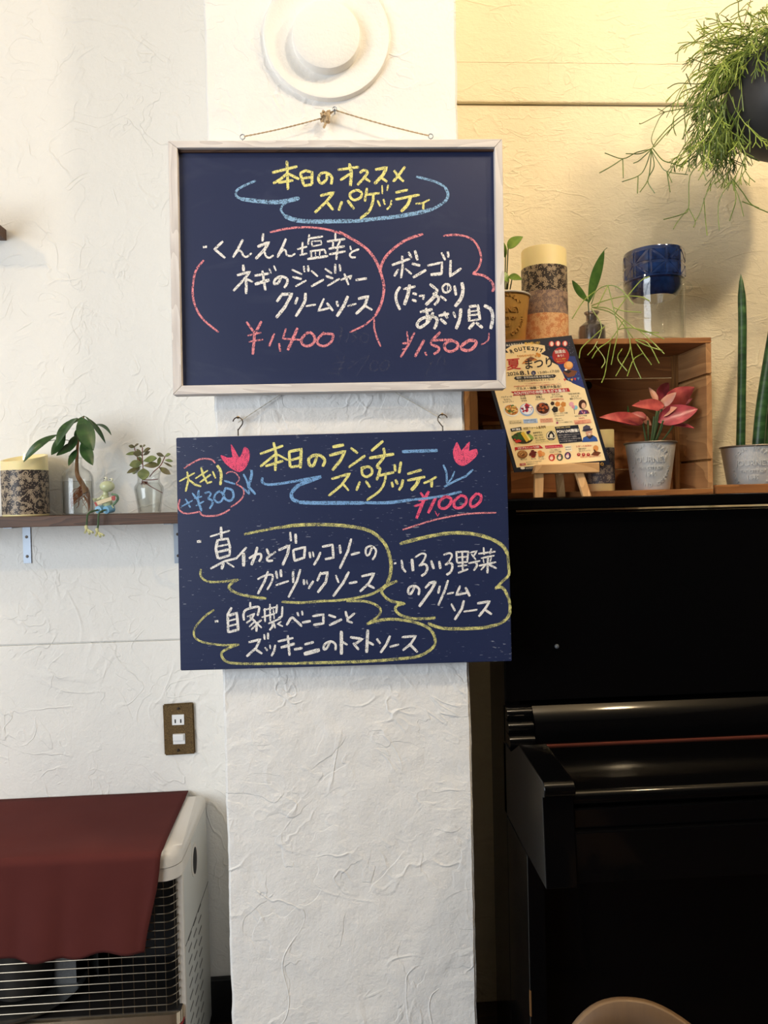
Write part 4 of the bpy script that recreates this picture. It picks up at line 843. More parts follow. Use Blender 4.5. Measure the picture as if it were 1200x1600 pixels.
# small wooden box left of the poster
bz = at(775, 664, .13).z; b0 = at(757, 700, .13).x; bt = thing('wooden_box', 'small wooden box inside the crate, glimpsed left of the event flyer', 'box', (b0+.035, .18, cz0+tk))
obj('front_board', B(b0, b0+.055, .140, .146, cz0+tk, bz, bev=.0008), CRATE_Z, bt); obj('lid', B(b0-.002, b0+.057, .136, .215, bz+.0005, bz+.008, bev=.0008), CRATE, bt); obj('side_board', B(b0, b0+.006, .1465, .21, cz0+tk, bz), CRATE_Z, bt); obj('side_board', B(b0+.049, b0+.055, .1465, .21, cz0+tk, bz), CRATE_Z, bt)

# ------------------------------------------------------------------ text helper
_tc = {}
def tgeo(s, bold=0):
    if (s, bold) in _tc: return _tc[(s, bold)]
    c_ = D.curves.new('t', 'FONT'); c_.body = s; c_.size = 1; c_.resolution_u = 3; c_.offset = bold; c_.align_x = 'LEFT'
    o = D.objects.new('t', c_); COL.objects.link(o); dg = bpy.context.evaluated_depsgraph_get(); dg.update()
    me = D.meshes.new_from_object(o.evaluated_get(dg)); V = [v.co.copy() for v in me.vertices]; F = [tuple(p.vertices) for p in me.polygons]
    D.objects.remove(o); D.curves.remove(c_); D.meshes.remove(me)
    x0 = min((v.x for v in V), default=0); x1 = max((v.x for v in V), default=1); _tc[(s, bold)] = (V, F, x0, x1); return _tc[(s, bold)]
def taper_pot(c, h, r0, r1, mat, rimm, label, name='zinc_pot', face=0.0, cat='pot', text=True, group=None):
    """embossed metal pot; face = azimuth of the lettering"""
    t = thing(name, label, cat, c, group); th_ = .0012
    P = [(.0006, 0), (r0-.001, 0), (r0, .0015), (r0+(r1-r0)*.97, h-.003), (r1+.0012, h-.0025), (r1+.0022, h-.001), (r1+.0012, h), (r1-.001, h-.0005), (r1-th_-.001, h-.004), (r0-th_, .003), (.0006, .003)]
    obj('body', lathe(P, c, 64, 'Z'), mat, t, True)
    bm = lathe([(r1+.0004, h-.0036), (r1+.0026, h-.0026), (r1+.0030, h-.0010), (r1+.002, h+.0005), (r1, h+.0002)], c, 64, 'Z'); 
    bmesh.ops.delete(bm, geom=[f for f in bm.faces if len(f.verts) > 4], context='FACES_ONLY'); obj('rim', bm, rimm, t, True)
    obj('soil', lathe([(.0006, h-.012), (.0006, h-.0105), (r1*.5, h-.009), (r1*.90, h-.0115), (r1*.90, h-.013)], c, 32, 'Z'), SOIL, t, True)
    if text:
        bm = bmesh.new()
        def put(V, F, fx):
            n0 = len(V); a_ = []
            for lv in (0.0, .0021):
                lay = []
                for v in V:
                    x, z = fx(v); rr = r0+(r1-r0)*z/h+lv-.0002; ph = face+x/rr; lay.append(bm.verts.new(Vector((c[0]+rr*math.cos(ph), c[1]+rr*math.sin(ph), c[2]+z))))
                a_.append(lay)
            ec = {}
            for f in F:
                try: bm.faces.new([a_[1][i] for i in f])
                except ValueError: pass
                for i, j in zip(f, f[1:]+f[:1]): ec[(i, j)] = 1
            for (i, j) in ec:
                if (j, i) not in ec:
                    try: bm.faces.new((a_[0][i], a_[0][j], a_[1][j], a_[1][i]))
                    except ValueError: pass
        for s_, zz, sz, sq in (('JOURNEY', .57, .16, 1.0), ('THE CITY OF', .42, .085, 1), ('1845', .28, .12, 1)):
            V, F, x0, x1 = tgeo(s_, .015); w_ = (x1-x0)*sz*h; put(V, F, lambda v: ((v.x-x0)*sz*h-w_/2, zz*h+v.y*sz*h))
        RR = .385*h; zc = .52*h
        for s_, a0, a1, out in (('YOUR GREAT', R_(142), R_(38), 1), ('PORTLAND OREGON', R_(188), R_(352), -1)):
            for i, chh in enumerate(s_):
                if chh == ' ': continue
                a_ = a0+(a1-a0)*i/(len(s_)-1); V, F, x0, x1 = tgeo(chh, .012); sz = .095*h
                if out > 0: put(V, F, lambda v: ((RR+v.y*sz)*math.cos(a_)+((v.x-(x0+x1)/2)*sz)*math.sin(a_), zc+(RR+v.y*sz)*math.sin(a_)-((v.x-(x0+x1)/2)*sz)*math.cos(a_)))
                else: put(V, F, lambda v: ((RR+(.7-v.y)*sz)*math.cos(a_)-((v.x-(x0+x1)/2)*sz)*math.sin(a_), zc+(RR+(.7-v.y)*sz)*math.sin(a_)+((v.x-(x0+x1)/2)*sz)*math.cos(a_)))
        o = obj('embossed_lettering', bm, mat, t)
    return t
# pots
def facing(c, side=0): return math.atan2(CAM.y-c[1], CAM.x-c[0])+side
bzc = cz0+tk; Yp = .165
c = at(1017, 765, Yp); c = (c.x, Yp, bzc); h = at(1015, 690, Yp-.03).z-bzc; r1 = pxr(979, 1053, 690, Yp)/2; 
taper_pot(c, h, r1*.74, r1, ZINC, ZINCD, 'grey zinc pot with embossed lettering inside the crate, holding the pink plant', face=facing(c), group=None)
# pink aglaonema
ag = thing('pink_foliage_plant', 'aglaonema with pointed pink and red leaves growing in the zinc pot in the crate', 'plant', (c[0], Yp, bzc+h-.010)); AGC = Vector((c[0], Yp, bzc+h-.012))
hh_ = lambda x, y, Y=Yp: at(930+x/9.23, 590+y/9.23, Y)
kq = pxr(0, 100, 640, Yp)/100
for (x0, y0, x1, y1, w_, Y0_, Y1_, ar, mt, sd, fo) in (
    (690, 650, 60, 575, 150, .15, .11, .06, PINK, (0, .45, 1), .25), (740, 600, 500, 520, 120, .18, .19, .02, PINK, (0, .5, 1), .2),
    (990, 400, 530, 405, 130, .13, .10, .02, PINK, (0, .35, 1), .3), (920, 400, 1170, 215, 120, .14, .11, .02, PINKP, (0, .3, 1), .3),
    (880, 380, 775, 145, 90, .18, .19, .05, PINKP, (1, .3, 0), .3), (880, 300, 1060, 75, 170, .19, .20, .03, PINKD, (.6, .3, -.5), .2),
    (1020, 470, 1430, 138, 270, .15, .14, .03, PINK, (.5, .3, -.6), .22), (900, 640, 1477, 455, 240, .14, .13, .04, PINKD, (.15, .4, 1), .25), (920, 560, 1400, 300, 150, .17, .17, .03, PINKD, (.2, .4, 1), .2),
    (1130, 690, 1430, 735, 90, .15, .13, .06, PINKD, (0, .8, .5), .25), (700, 560, 810, 690, 80, .19, .2, .03, PINKP, (1, .3, .2), .2), (930, 470, 640, 330, 90, .16, .16, .02, PINK, (.6, .3, .8), .2), (900, 560, 1180, 430, 110, .15, .13, .03, PINKP, (.2, .4, 1), .2), (300, 620, 640, 690, 70, .12, .13, .02, PINKD, (0, .6, 1), .2)):
    s_ = leaf(hh_(x0, y0, Y0_), hh_(min(x1, 1760), y1, Y1_), w_*1.38*kq/9.23, mt, ag, sd, ar, fo, shape=.40, n=14, rip=.03)
    if s_: pass
for (x, y, Y_) in ((690, 650, .15), (760, 620, .18), (920, 480, .13), (960, 450, .14), (900, 400, .18), (1050, 470, .14), (980, 620, .12), (1130, 690, .15), (850, 560, .14)):
    petiole(AGC+Vector(((x-870)*.00003, 0, 0)), hh_(x, y, Y_), .0020, STEMG, ag, -.004)
leaf(hh_(480, 560, .19), hh_(468, 400, .19), 30*kq/9.23, GR_DK, ag, (1, 0, 0), 0, .2)

# right zinc pot and sansevieria
Y2 = .195; c = at(1175, 770, Y2); r1 = pxr(1131, 1221, 692, Y2)/2; c = (at(1176, 692, Y2).x, Y2, PZ); h = at(1176, 696, Y2-.03).z-PZ
taper_pot(c, h, r1*.76, r1, ZINC, ZINCD, 'grey zinc pot with embossed lettering beside the crate at the right edge', face=facing(c))
sv = thing('cylinder_snake_plant', 'snake plant with tall round spear leaves at the right edge of the photo', 'plant', (c[0], Y2, PZ+h-.012))
def spear(pts, rr):
    P = smooth_pts([Vector(p) for p in pts], 6); n = len(P); rad = [rr*(1.0-.12*i/n)*(min(1, (1-i/(n-1))*5.5)**.6 if i < n-1 else .03) for i in range(n)]
    bm = bmesh.new(); tube(bm, P, rad, 14); return obj('leaf', bm, SNAKE, sv, True)
spear([at(1157, 706, Y2), at(1159, 600, Y2), at(1160, 500, Y2), at(1157.5, 428, Y2)], pxr(1151, 1164, 600, Y2)/2)
spear([at(1184, 706, Y2-.01), at(1190, 640, Y2-.015), at(1202, 560, Y2-.02), at(1230, 400, Y2-.03)], pxr(0, 20, 600, Y2)/2)
spear([at(1196, 706, Y2+.01), at(1204, 640, Y2+.01), at(1224, 520, Y2), at(1260, 380, Y2)], pxr(0, 18, 600, Y2)/2)

# zinc pot with lamplight painted into its colour, and pothos, behind the upper board
Y3 = .160; rp = .050; ztop = at(806, 456, Y3-.04).z; c = (at(824, 500, Y3).x-rp*.93, Y3, cz1); h = ztop-cz1
taper_pot(c, h, rp*.8, rp, ZINC_LIT, ZINC, 'zinc pot with warm lamplight in its colour, half hidden behind the framed chalkboard on the crate', name='warm_lit_pot', face=facing(c))
po = thing('pothos', 'young pothos with heart-shaped leaves in the warm-tinted zinc pot behind the framed board', 'plant', (c[0], Y3, cz1+h-.010))
kp = pxr(0, 100, 450, Y3)/100
leaf(at(793, 388, Y3-.02), at(817, 370, Y3-.03), 20*kp, GR_LT, po, (.3, .2, 1), .08, .15, shape=.40); leaf(at(795, 432, Y3-.02), at(816, 437, Y3-.04), 11*kp, GR_LT, po, (0, .3, 1), .15, .1, shape=.45)
leaf(at(790, 402, Y3-.0), at(776, 372, Y3-.03), 20*kp, GR_LT, po, (1, .2, .3), .08, .15, shape=.40); leaf(at(795, 440, Y3-.02), at(776, 425, Y3-.02), 16*kp, GR_LT, po, (0, .3, 1), .1, .1)
for a, b in (((791, 452), (794, 388)), ((793, 452), (795, 432)), ((789, 452), (790, 400)), ((797, 452), (800, 436)), ((791, 452), (795, 438))): petiole(at(*a, Y3), at(*b, Y3-.018), .0012, STEMG, po, 0)

# candle stack on the crate
Y4 = .200; c = at(852, 530, Y4); r = pxr(818, 886, 470, Y4)/2
candle((c.x, Y4, cz1), r, at(852, 387, Y4-.02).z-cz1, [(.0, .31, FL_ORANGE, 'orange floral paper wrap'), (.28, .54, FL_PINK, 'rose grey floral paper wrap'), (.50, .80, FL_BLACK, 'dark floral paper wrap')], 'tall pillar candle in three floral papers on top of the crate', dip=(PI*.1, .004))
Y5 = .205; c = at(938, 765, Y5); r = pxr(916, 959, 720, Y5)/2
candle((c.x, Y5, bzc), r, at(938, 672, Y5).z-bzc, [(.12, .70, FL_BLUE, 'blue grey floral paper wrap')], 'small pillar candle in blue grey floral wrap behind the event flyer', dip=(PI, .002), flame=False)

# smoky bottle with leafy cutting and trailing rhipsalis
Y6 = .165; c = at(925, 530, Y6); cb = (c.x, Y6, cz1); k6 = pxr(0, 100, 500, Y6)/100; R = 22*k6
t = thing('smoky_bottle', 'small grey marbled glass bottle on top of the crate', 'bottle', cb)
vessel('glass', cb, [(R*.9, 0), (R, .002), (R*1.0, 20*k6), (R*.93, 28*k6), (R*.6, 34*k6), (R*.42, 37*k6), (R*.40, 46*k6), (R*.55, 50*k6), (R*.56, 52*k6)], GLASSG, t)
cu = thing('leaf_cutting', 'upright glossy green leaf cutting standing in the smoky bottle', 'plant', (c.x, Y6, cz1+.02))
leaf(at(920, 474, Y6), at(944, 391, Y6-.03), 18*k6, GR_SP, cu, (1, .2, -.3), .03, .12, shape=.52, n=16); leaf(at(920, 472, Y6-.002), at(894, 438, Y6-.03), 12*k6, GR_SP, cu, (1, .2, .6), .05, .12, shape=.5)
bm = bmesh.new(); tube(bm, smooth_pts([at(921, 510, Y6), at(920, 490, Y6), at(919, 472, Y6)], 4), .0012, 6); tube(bm, smooth_pts([at(944, 391, Y6-.03), at(949, 387, Y6-.032)], 4), .0006, 5); obj('stem', bm, STEMG, cu, True)

def twigs(bm, P, Y0_, Y1_, r=.0011, n=5):
    """guided strand through photo points, depth going from Y0_ to Y1_"""
    m = len(P); Q = [at(x, y, Y0_+(Y1_-Y0_)*i/(m-1)) for i, (x, y) in enumerate(P)]; tube(bm, smooth_pts(Q, 4), r, n); return Q[-1]
rp_ = thing('rhipsalis_sprig', 'thin green rhipsalis sprig trailing from the smoky bottle over the crate edge', 'plant', (c.x, Y6, cz1+.05))
bm = bmesh.new(); Yf = .100
for P in [[(924, 475), (932, 455), (950, 446), (970, 452), (990, 476)], [(924, 478), (945, 470), (975, 463), (1002, 464), (1015, 470)], [(924, 480), (950, 482), (975, 500), (1000, 517), (1030, 520)], [(925, 480), (960, 492), (990, 530), (1005, 552), (1018, 570)],
          [(950, 446), (942, 462), (933, 480)], [(950, 446), (958, 480), (965, 515), (960, 545), (955, 570)], [(924, 482), (940, 510), (930, 540), (918, 555)], [(960, 492), (975, 470), (1000, 440), (1015, 432)], [(975, 500), (955, 530), (935, 545), (925, 560)],
          [(975, 500), (985, 540), (972, 570), (962, 588)], [(990, 530), (1010, 540), (1035, 548)], [(990, 530), (1012, 536), (1030, 568)], [(965, 515), (985, 512), (1010, 518), (1038, 530)], [(958, 480), (975, 486), (1002, 488)], [(955, 530), (950, 555), (945, 585), (940, 598)], [(985, 540), (990, 565), (1002, 592)], [(930, 540), (945, 562), (940, 575)],
          [(1000, 517), (1020, 535), (1038, 553)], [(945, 510), (925, 528), (908, 545), (905, 560)], [(972, 545), (965, 560), (980, 580)], [(1005, 552), (990, 562), (980, 588)], [(930, 455), (912, 470), (894, 498)], [(944, 391), (962, 470), (940, 520)]][:-1]:
    twigs(bm, P, Y6-.02 if P[0][0] < 930 and P[0][1] < 490 else Yf+.02, Yf)
obj('strands', bm, RHIP, rp_, True)

# glass jar with blue pot on top
Y7 = .178; k7 = pxr(0, 100, 480, Y7)/100; c = at(1023, 526, Y7); cj = (c.x, Y7, cz1); R = 48.5*k7
t = thing('glass_jar', 'clear straight glass jar with two lug handles holding the blue pot', 'jar', cj); HJ = at(1023, 443, Y7).z-cz1
vessel('glass', cj, [(R*.95, 0), (R, .003), (R, HJ-.004), (R*1.02, HJ)], GLASS, t, .003, 64)
for s in (-1, 1):
    P = [Vector((c.x+s*R*.97, Y7, cz1+HJ-.002)), Vector((c.x+s*R*1.18, Y7, cz1+HJ+.000)), Vector((c.x+s*R*1.32, Y7, cz1+HJ-.008)), Vector((c.x+s*R*1.20, Y7, cz1+HJ-.016)), Vector((c.x+s*R*.99, Y7, cz1+HJ-.012))]
    bm = bmesh.new(); tube(bm, smooth_pts(P, 5), .0032, 10); obj('handle', bm, GLASS, t, True)
zt = at(1023, 385, Y7-.05).z
bp = thing('blue_ceramic_pot', 'cobalt glazed ceramic pot with relief triangle pattern nested in the glass jar', 'pot', (c.x, Y7, cz1+HJ-.032))
zb0 = cz1+HJ; Hb = zt-zb0+.002
prof = [(.0006, -.032), (R*.70, -.032), (R*.76, -.029), (R*.93, -.013), (R*.94, -.001), (R*1.0, .0015), (R*1.0, Hb-.003), (R*.985, Hb), (R*.94, Hb), (R*.92, Hb-.003), (R*.90, .006), (.0006, -.015)]
obj('body', lathe(prof, (c.x, Y7, zb0), 64, 'Z'), BLUEC, bp, True)
BLT = pm('cobalt_ridge', (26, 54, 122), .08, coat=.6)
bm = bmesh.new(); NP = 12; zlo, zhi = zb0+.003, zb0+Hb-.005; zm = (zlo+zhi)/2
def cp(a, z, e=.0006): return Vector((c.x+(R+e)*math.cos(a), Y7+(R+e)*math.sin(a), z))
# sunken-looking triangles: raised facets between grooves
for i in range(NP):
    a0 = 2*PI*i/NP; a1 = 2*PI*(i+1)/NP
    for (z0_, z1_) in ((zlo, zm), (zm, zhi)):
        fl = (i + (z0_ == zm)) % 2
        for T in (((a0, z0_), (a1, z0_), (a0, z1_)), ((a1, z0_), (a1, z1_), (a0, z1_))) if fl else (((a0, z0_), (a1, z0_), (a1, z1_)), ((a0, z0_), (a1, z1_), (a0, z1_))):
            ca = sum(q[0] for q in T)/3; cz_ = sum(q[1] for q in T)/3
            o_ = [bm.verts.new(cp(ca+(a-ca)*.92, cz_+(z-cz_)*.92, -.0003)) for a, z in T]; i_ = [bm.verts.new(cp(ca+(a-ca)*.66, cz_+(z-cz_)*.66, .0014)) for a, z in T]
            bm.faces.new(i_)
            for q in range(3): bm.faces.new((o_[q], o_[(q+1) % 3], i_[(q+1) % 3], i_[q]))
tag(obj('relief_facets', bm, BLUEC, bp), kind='stuff')

# ------------------------------------------------------------------ hanging rhipsalis
HY = .10; pc = at(1238, 152, HY); pr = pxr(1142, 1238, 152, HY)
hp_ = thing('hanging_pot', 'charcoal round hanging pot at the upper right edge of the photo', 'pot', (pc.x, HY, pc.z-pr))
zr_ = at(1190, 126, HY).z - pc.z
pf_ = [(.0006, -pr*.93)] + [(pr*math.sin(a), -pr*.93*math.cos(a)) for a in [PI/2*i/10 for i in range(1, 11)]] + [(pr*.99, pr*.25), (pr*.95, max(zr_, pr*.45)), (pr*.90, max(zr_, pr*.45)), (pr*.93, pr*.1), (pr*.5, pr*.05), (.0006, pr*.05)]
obj('bowl', lathe(pf_, pc, 48, 'Z'), PLASTPOT, hp_, True)
bm = bmesh.new()
for a in (R_(160), R_(280), R_(40)): tube(bm, [pc+Vector((pr*.93*math.cos(a), pr*.93*math.sin(a), pr*.45)), pc+Vector((.0, .0, .45))], .0009, 5)
obj('hanger_wire', bm, DKSTEEL, hp_)
rh = thing('hanging_rhipsalis', 'bushy hanging rhipsalis with a mass of thin forking green stems, upper right', 'plant', pc+Vector((0, 0, pr*.3)))
random.seed(21); bmA = bmesh.new(); bmB = bmesh.new(); cnt = 0
TOPC = pc+Vector((0, 0, pr*.50))
def strand(bm, p, d, n, r, g, depth, seg):
    global cnt
    P = [p.copy()]; dd = d.copy()
    for i in range(n):
        dd = (dd + Vector((random.gauss(0, .10), random.gauss(0, .10), -g+random.gauss(0, .05)))).normalized(); q = P[-1]+dd*seg*random.uniform(.8, 1.2)
        q.y = min(q.y, WY-.03); rel = q-pc
        if rel.length < pr*1.03 and rel.z < pr*.4: q = pc+rel.normalized()*pr*1.03
        P.append(q)
    P = [x for x in P]
    if P[-1].x < 2.0: tube(bm, P, r, 4, False); cnt += 1
    if depth > 0:
        for k_ in range(random.choice((2, 2, 3))):
            a = random.uniform(0, 2*PI); sp = Vector((math.cos(a)*.55, math.sin(a)*.4, random.uniform(-.35, .3))); strand(bm, P[-1], (dd+sp*1.15).normalized(), max(1, n-1), r*.95, g*1.15, depth-1, seg*.93)
for i in range(150):
    a = random.uniform(PI*.60, PI*1.62); e_ = random.uniform(-.15, 1.0)
    d = Vector((math.cos(a)*math.cos(e_)*1.0, math.sin(a)*math.cos(e_)*.55, math.sin(e_))).normalized()
    p = TOPC+Vector((random.uniform(-.8, .25)*pr, random.uniform(-.6, .4)*pr, random.uniform(-.3, .3)*pr))
    strand(bmA if i % 3 else bmB, p, d, random.choice((2, 3, 3, 4)), .0010, random.uniform(.10, .26), random.choice((2, 3, 3)), .0185)
for i in range(75):     # curtain below and left of the pot
    x0 = random.uniform(1085, 1185); y0 = random.uniform(140, 190)
    p = at(x0, y0, random.uniform(.06, .20)); strand(bmA if i % 2 else bmB, p, Vector((random.gauss(-.10, .35), random.gauss(0, .2), -1)).normalized(), random.choice((2, 3)), .0010, .08, random.choice((2, 3, 3)), .019)
G = [[(1170, 125), (1110, 155), (1060, 185), (1030, 215), (1018, 233)], [(1160, 130), (1105, 160), (1055, 195), (1022, 230)], [(1018, 233), (995, 238), (973, 248), (945, 239)], [(973, 248), (955, 260), (937, 270)], [(973, 248), (974, 278)], [(1018, 233), (1000, 250), (990, 255)], [(1018, 233), (1008, 262), (997, 275), (972, 284)], [(1018, 233), (1016, 260), (1012, 282), (1000, 300)], [(997, 275), (996, 302)], [(1018, 235), (1030, 255), (1042, 268), (1075, 273)], [(1042, 268), (1050, 285)], [(1018, 235), (1022, 260), (1012, 282), (1023, 302)], [(1042, 268), (1047, 300)], [(1020, 232), (1035, 250), (1050, 255), (1068, 262)], [(1022, 230), (1018, 215), (1030, 185), (1038, 175), (1005, 192), (999, 193)], [(1038, 175), (1028, 170)], [(1038, 175), (1065, 170), (1095, 166)], [(1018, 232), (1000, 240), (978, 240)],
     [(1150, 90), (1110, 70), (1080, 66), (1055, 84)], [(1080, 66), (1062, 75), (1058, 96)], [(1150, 70), (1120, 35), (1135, 12), (1160, 0)], [(1120, 35), (1108, 38)], [(1140, 60), (1110, 68), (1103, 95)], [(1118, 20), (1125, 45), (1130, 66)], [(1150, 45), (1128, 38), (1120, 20)], [(1160, 110), (1100, 130), (1060, 130), (1043, 138)], [(1090, 135), (1065, 145), (1058, 165)], [(1080, 135), (1072, 115)], [(1120, 105), (1098, 98), (1076, 90)], [(1120, 160), (1100, 200), (1080, 240), (1068, 253)], [(1100, 250), (1078, 275), (1076, 325), (1065, 335), (1037, 343)], [(1076, 325), (1060, 345), (1052, 358)], [(1076, 325), (1086, 345), (1084, 355)], [(1125, 270), (1105, 300), (1095, 330), (1087, 345)], [(1145, 280), (1160, 300), (1175, 320), (1200, 332)], [(1143, 282), (1150, 310), (1140, 345)], [(1143, 282), (1125, 310), (1122, 335), (1124, 360)], [(1143, 282), (1155, 310), (1162, 338)], [(1160, 315), (1186, 325)], [(1100, 310), (1102, 340), (1105, 368)], [(1190, 60), (1185, 20), (1197, 50)], [(1200, 20), (1180, 22), (1165, 70)]]
for P in G: twigs(bmB, P, HY-.01, HY-.03, .0010, 4)
obj('strands', bmA, RHIP, rh, True)['kind'] = 'stuff'; obj('strands', bmB, RHIP2, rh, True)['kind'] = 'stuff'
print('strands', cnt)

# ------------------------------------------------------------------ flyer on a small easel
A_ = at(804, 737, .066); B_ = at(953, 726, .074); C_ = at(893, 524, .107)
nrm = (B_-A_).cross(C_-A_).normalized()
if nrm.y > 0: nrm = -nrm
def fp(x, y, l=0): return on_plane(x, y, A_, nrm) + nrm*l
fy_ = thing('event_flyer', 'colourful summer festival flyer in a black-edged holder leaning on the small easel', 'flyer', fp(880, 735))
def poly(name, pts, l, mat, parent=None, thick=0):
    bm = bmesh.new()
    if thick: prism(bm, [fp(x, y, l) for x, y in pts], -nrm*thick)
    else: bm.faces.new([bm.verts.new(fp(x, y, l)) for x, y in pts])
    return obj(name, bm, mat, parent or fy_)
_fm = {}
def fm(rgb):
    if rgb not in _fm: _fm[rgb] = pm('print_%d_%d_%d' % rgb, rgb, .35, var=0)
    return _fm[rgb]
QC = [(747, 539), (893, 524), (953.5, 726), (804, 738)]
poly('holder', QC, 0, fm((26, 30, 44)), thick=.003)
# page coordinates u,v in 0..1 -> photo points on the page
def pg(u, v):
    a = QC[0]; b = QC[1]; c_ = QC[2]; d = QC[3]
    return (a[0]*(1-u)*(1-v)+b[0]*u*(1-v)+c_[0]*u*v+d[0]*(1-u)*v, a[1]*(1-u)*(1-v)+b[1]*u*(1-v)+c_[1]*u*v+d[1]*(1-u)*v)
paper = poly('paper', [pg(.035, .02), pg(.975, .02), pg(.965, .965), pg(.035, .965)], .0003, fm((252, 228, 178)))
sky = poly('printed_sky', [pg(.035, .02), pg(.975, .02), pg(.972, .40), pg(.80, .33), pg(.78, .22), pg(.50, .09), pg(.22, .08), pg(.17, .20), pg(.035, .36)], .0004, fm((26, 30, 52)))
poly('printed_sky', [pg(.70, .14), pg(.97, .16), pg(.972, .41), pg(.86, .36), pg(.80, .30), pg(.76, .2)], .00045, fm((38, 56, 122)))
poly('printed_cloud', [(790, 546), (800, 539.5), (828, 536), (851, 540), (852, 548), (845, 553), (856, 557), (864, 568), (865, 576), (878, 583), (880, 588), (860, 600), (790, 600), (785, 585), (793, 560), (798, 556)], .0005, fm((252, 228, 178)))
def word(s, x, y, w_, h_, rgb, l=.0009, slope=-.085, lean=.27, bold=.0, par=None, nm='lettering'):
    V, F, x0, x1 = tgeo(s, bold); bm = bmesh.new(); sx = w_/(x1-x0); 
    vs = [bm.verts.new(fp(x+(v.x-x0)*sx - lean*v.y*h_, y+(v.x-x0)*sx*slope - v.y*h_, l)) for v in V]
    for f in F:
        try: bm.faces.new([vs[i] for i in f])
        except ValueError: pass
    return obj(nm, bm, fm(rgb), par or paper)
K_ = (34, 30, 34); RD = (188, 40, 44); WH_ = (250, 246, 238); OR = (222, 150, 60)
word('みんなでつくる、', 791, 541.5, 28, 4.4, WH_, bold=.02); word('夏の想い出！', 820, 539.2, 24, 4.6, (236, 196, 90), bold=.02)
for i, chh in enumerate('ROUTE277'):
    s_ = i/7; word(chh, 798+s_*45, 552-4.2*math.sin(PI*s_)-1.6*s_, 5.2, 7.6, (40, 30, 28), lean=.2-.5*(s_-.5), slope=-.05, bold=.03)
word('×', 819, 551.5, 3, 4, K_); word('toseven', 808, 558.5, 27, 6.5, OR, bold=.0)
bm = bmesh.new()
for (x, y, r_) in ((839, 553, 2.0), (842, 555.5, 3.0), (837, 556.5, 1.6)): bm.faces.new([bm.verts.new(fp(x+r_*math.cos(2*PI*i/14), y+r_*math.sin(2*PI*i/14), .0009+.00003*r_)) for i in range(14)])
obj('printed_ornament', bm, fm(OR), paper)
def blob(pts, rgb, l=.0008, nm='printed_picture', par=None): return poly(nm, pts, l, fm(rgb), par or paper)
def oval(x, y, rx, ry, rgb, l=.0008, rot=0, nm='printed_picture', n=20): return blob([(x+rx*math.cos(2*PI*i/n)*math.cos(rot)-ry*math.sin(2*PI*i/n)*math.sin(rot), y+rx*math.cos(2*PI*i/n)*math.sin(rot)+ry*math.sin(2*PI*i/n)*math.cos(rot)) for i in range(n)], rgb, l, nm)
blob([(817, 566), (822, 561), (828, 558), (836, 560), (840, 563), (832, 564), (823, 567), (815, 569)], (206, 132, 60)); blob([(822, 561), (829, 557.5), (835, 559.5), (833, 562), (824, 564)], (120, 70, 40), .00085)
word('夏', 792, 577, 22, 19, RD, bold=.014, lean=.1); word('まつり', 821, 576, 42, 17, K_, bold=.02, lean=.1, slope=-.09)
word('2026.', 793, 587.5, 20, 7.6, K_, bold=.01); word('8.1', 813, 586.5, 14, 9.2, K_, bold=.02); oval(833.5, 583, 3.7, 3.7, (38, 44, 96)); word('土', 831.3, 585.3, 4.4, 4.2, WH_, .0011); word('13:00~17:00', 841, 584.5, 33, 5.4, K_)
blob([(803, 591.5), (805, 588.5), (866, 585), (869, 587.5), (866, 590.5), (806, 594)], (34, 34, 44)); word('場所：新琴似総合館 & 駐車場にて', 807, 592.3, 58, 3.8, WH_, .0011, slope=-.055)
word('札幌市北区新琴似８条３丁目1-6', 810, 597, 55, 3.6, K_, slope=-.055); word('イベントなどは変更の場合がございます。ご了承ください。', 819, 600.5, 40, 2.2, RD, slope=-.055)
word('※駐車場は台数に限りがありますので公共交通機関をご利用ください。', 803, 605, 74, 2.4, RD, slope=-.05)
word('グルメ・体験・音楽が大集合！', 807, 609.5, 70, 5.0, K_, slope=-.055, bold=.01)
blob([(798, 612), (888, 606.5), (891, 612), (801, 618.5), (803, 615.3)], RD); word('ROUTE277の仲間たちが大集合！', 804, 617, 82, 5.4, WH_, .0011, slope=-.06, bold=.02)
# lanterns and red badge
for x, y in ((861.5, 537.5), (871.5, 537), (882.5, 537)): oval(x, y, 4.2, 4.4, (214, 70, 62)); oval(x+.3, y, 2.4, 3.6, (250, 226, 214), .0009)
oval(876, 556, 13.2, 13, (170, 38, 40), rot=.2); word('抽選会', 867, 552.5, 17, 6, WH_, .0011, bold=.01); word('あり！', 871, 558, 10, 4.2, WH_, .0011, bold=.02); word('空くじなし大抽選会', 869, 562.5, 15, 2.4, (240, 210, 90), .0011); word('景品もりだくさん', 870, 566, 14, 2.2, (240, 210, 90), .0011)
oval(888, 571, 7.2, 6.4, (226, 150, 78), .0010); oval(889, 570, 4.5, 4.6, (242, 186, 118), .0011); blob([(879, 582), (886, 577), (902, 580), (897, 588), (887, 590)], (120, 70, 46), .0009); blob([(880, 580), (886, 578), (893, 580), (888, 584)], (28, 30, 40), .0011); oval(884, 578, 2.2, 1.4, WH_, .0012)
for i, (x, y) in enumerate(((880, 592), (886, 591.5), (891, 592), (896, 591), (901, 590.2))): blob([(x, y), (x+4.2, y-.3), (x+2.6, y+4.2)], ((206, 60, 70), (90, 140, 190), (236, 170, 80))[i % 3], .0009)
random.seed(2); bm = bmesh.new()
for i in range(90):
    u_ = random.uniform(.60, .97); v_ = random.uniform(.05, .36); x, y = pg(u_, v_); r_ = random.uniform(.25, .6)
    if 795 < x < 866 and y > 553: continue
    bm.faces.new([bm.verts.new(fp(x+r_*dx, y+r_*dy, .0006)) for dx, dy in ((-1, 0), (0, -1), (1, 0), (0, 1))])
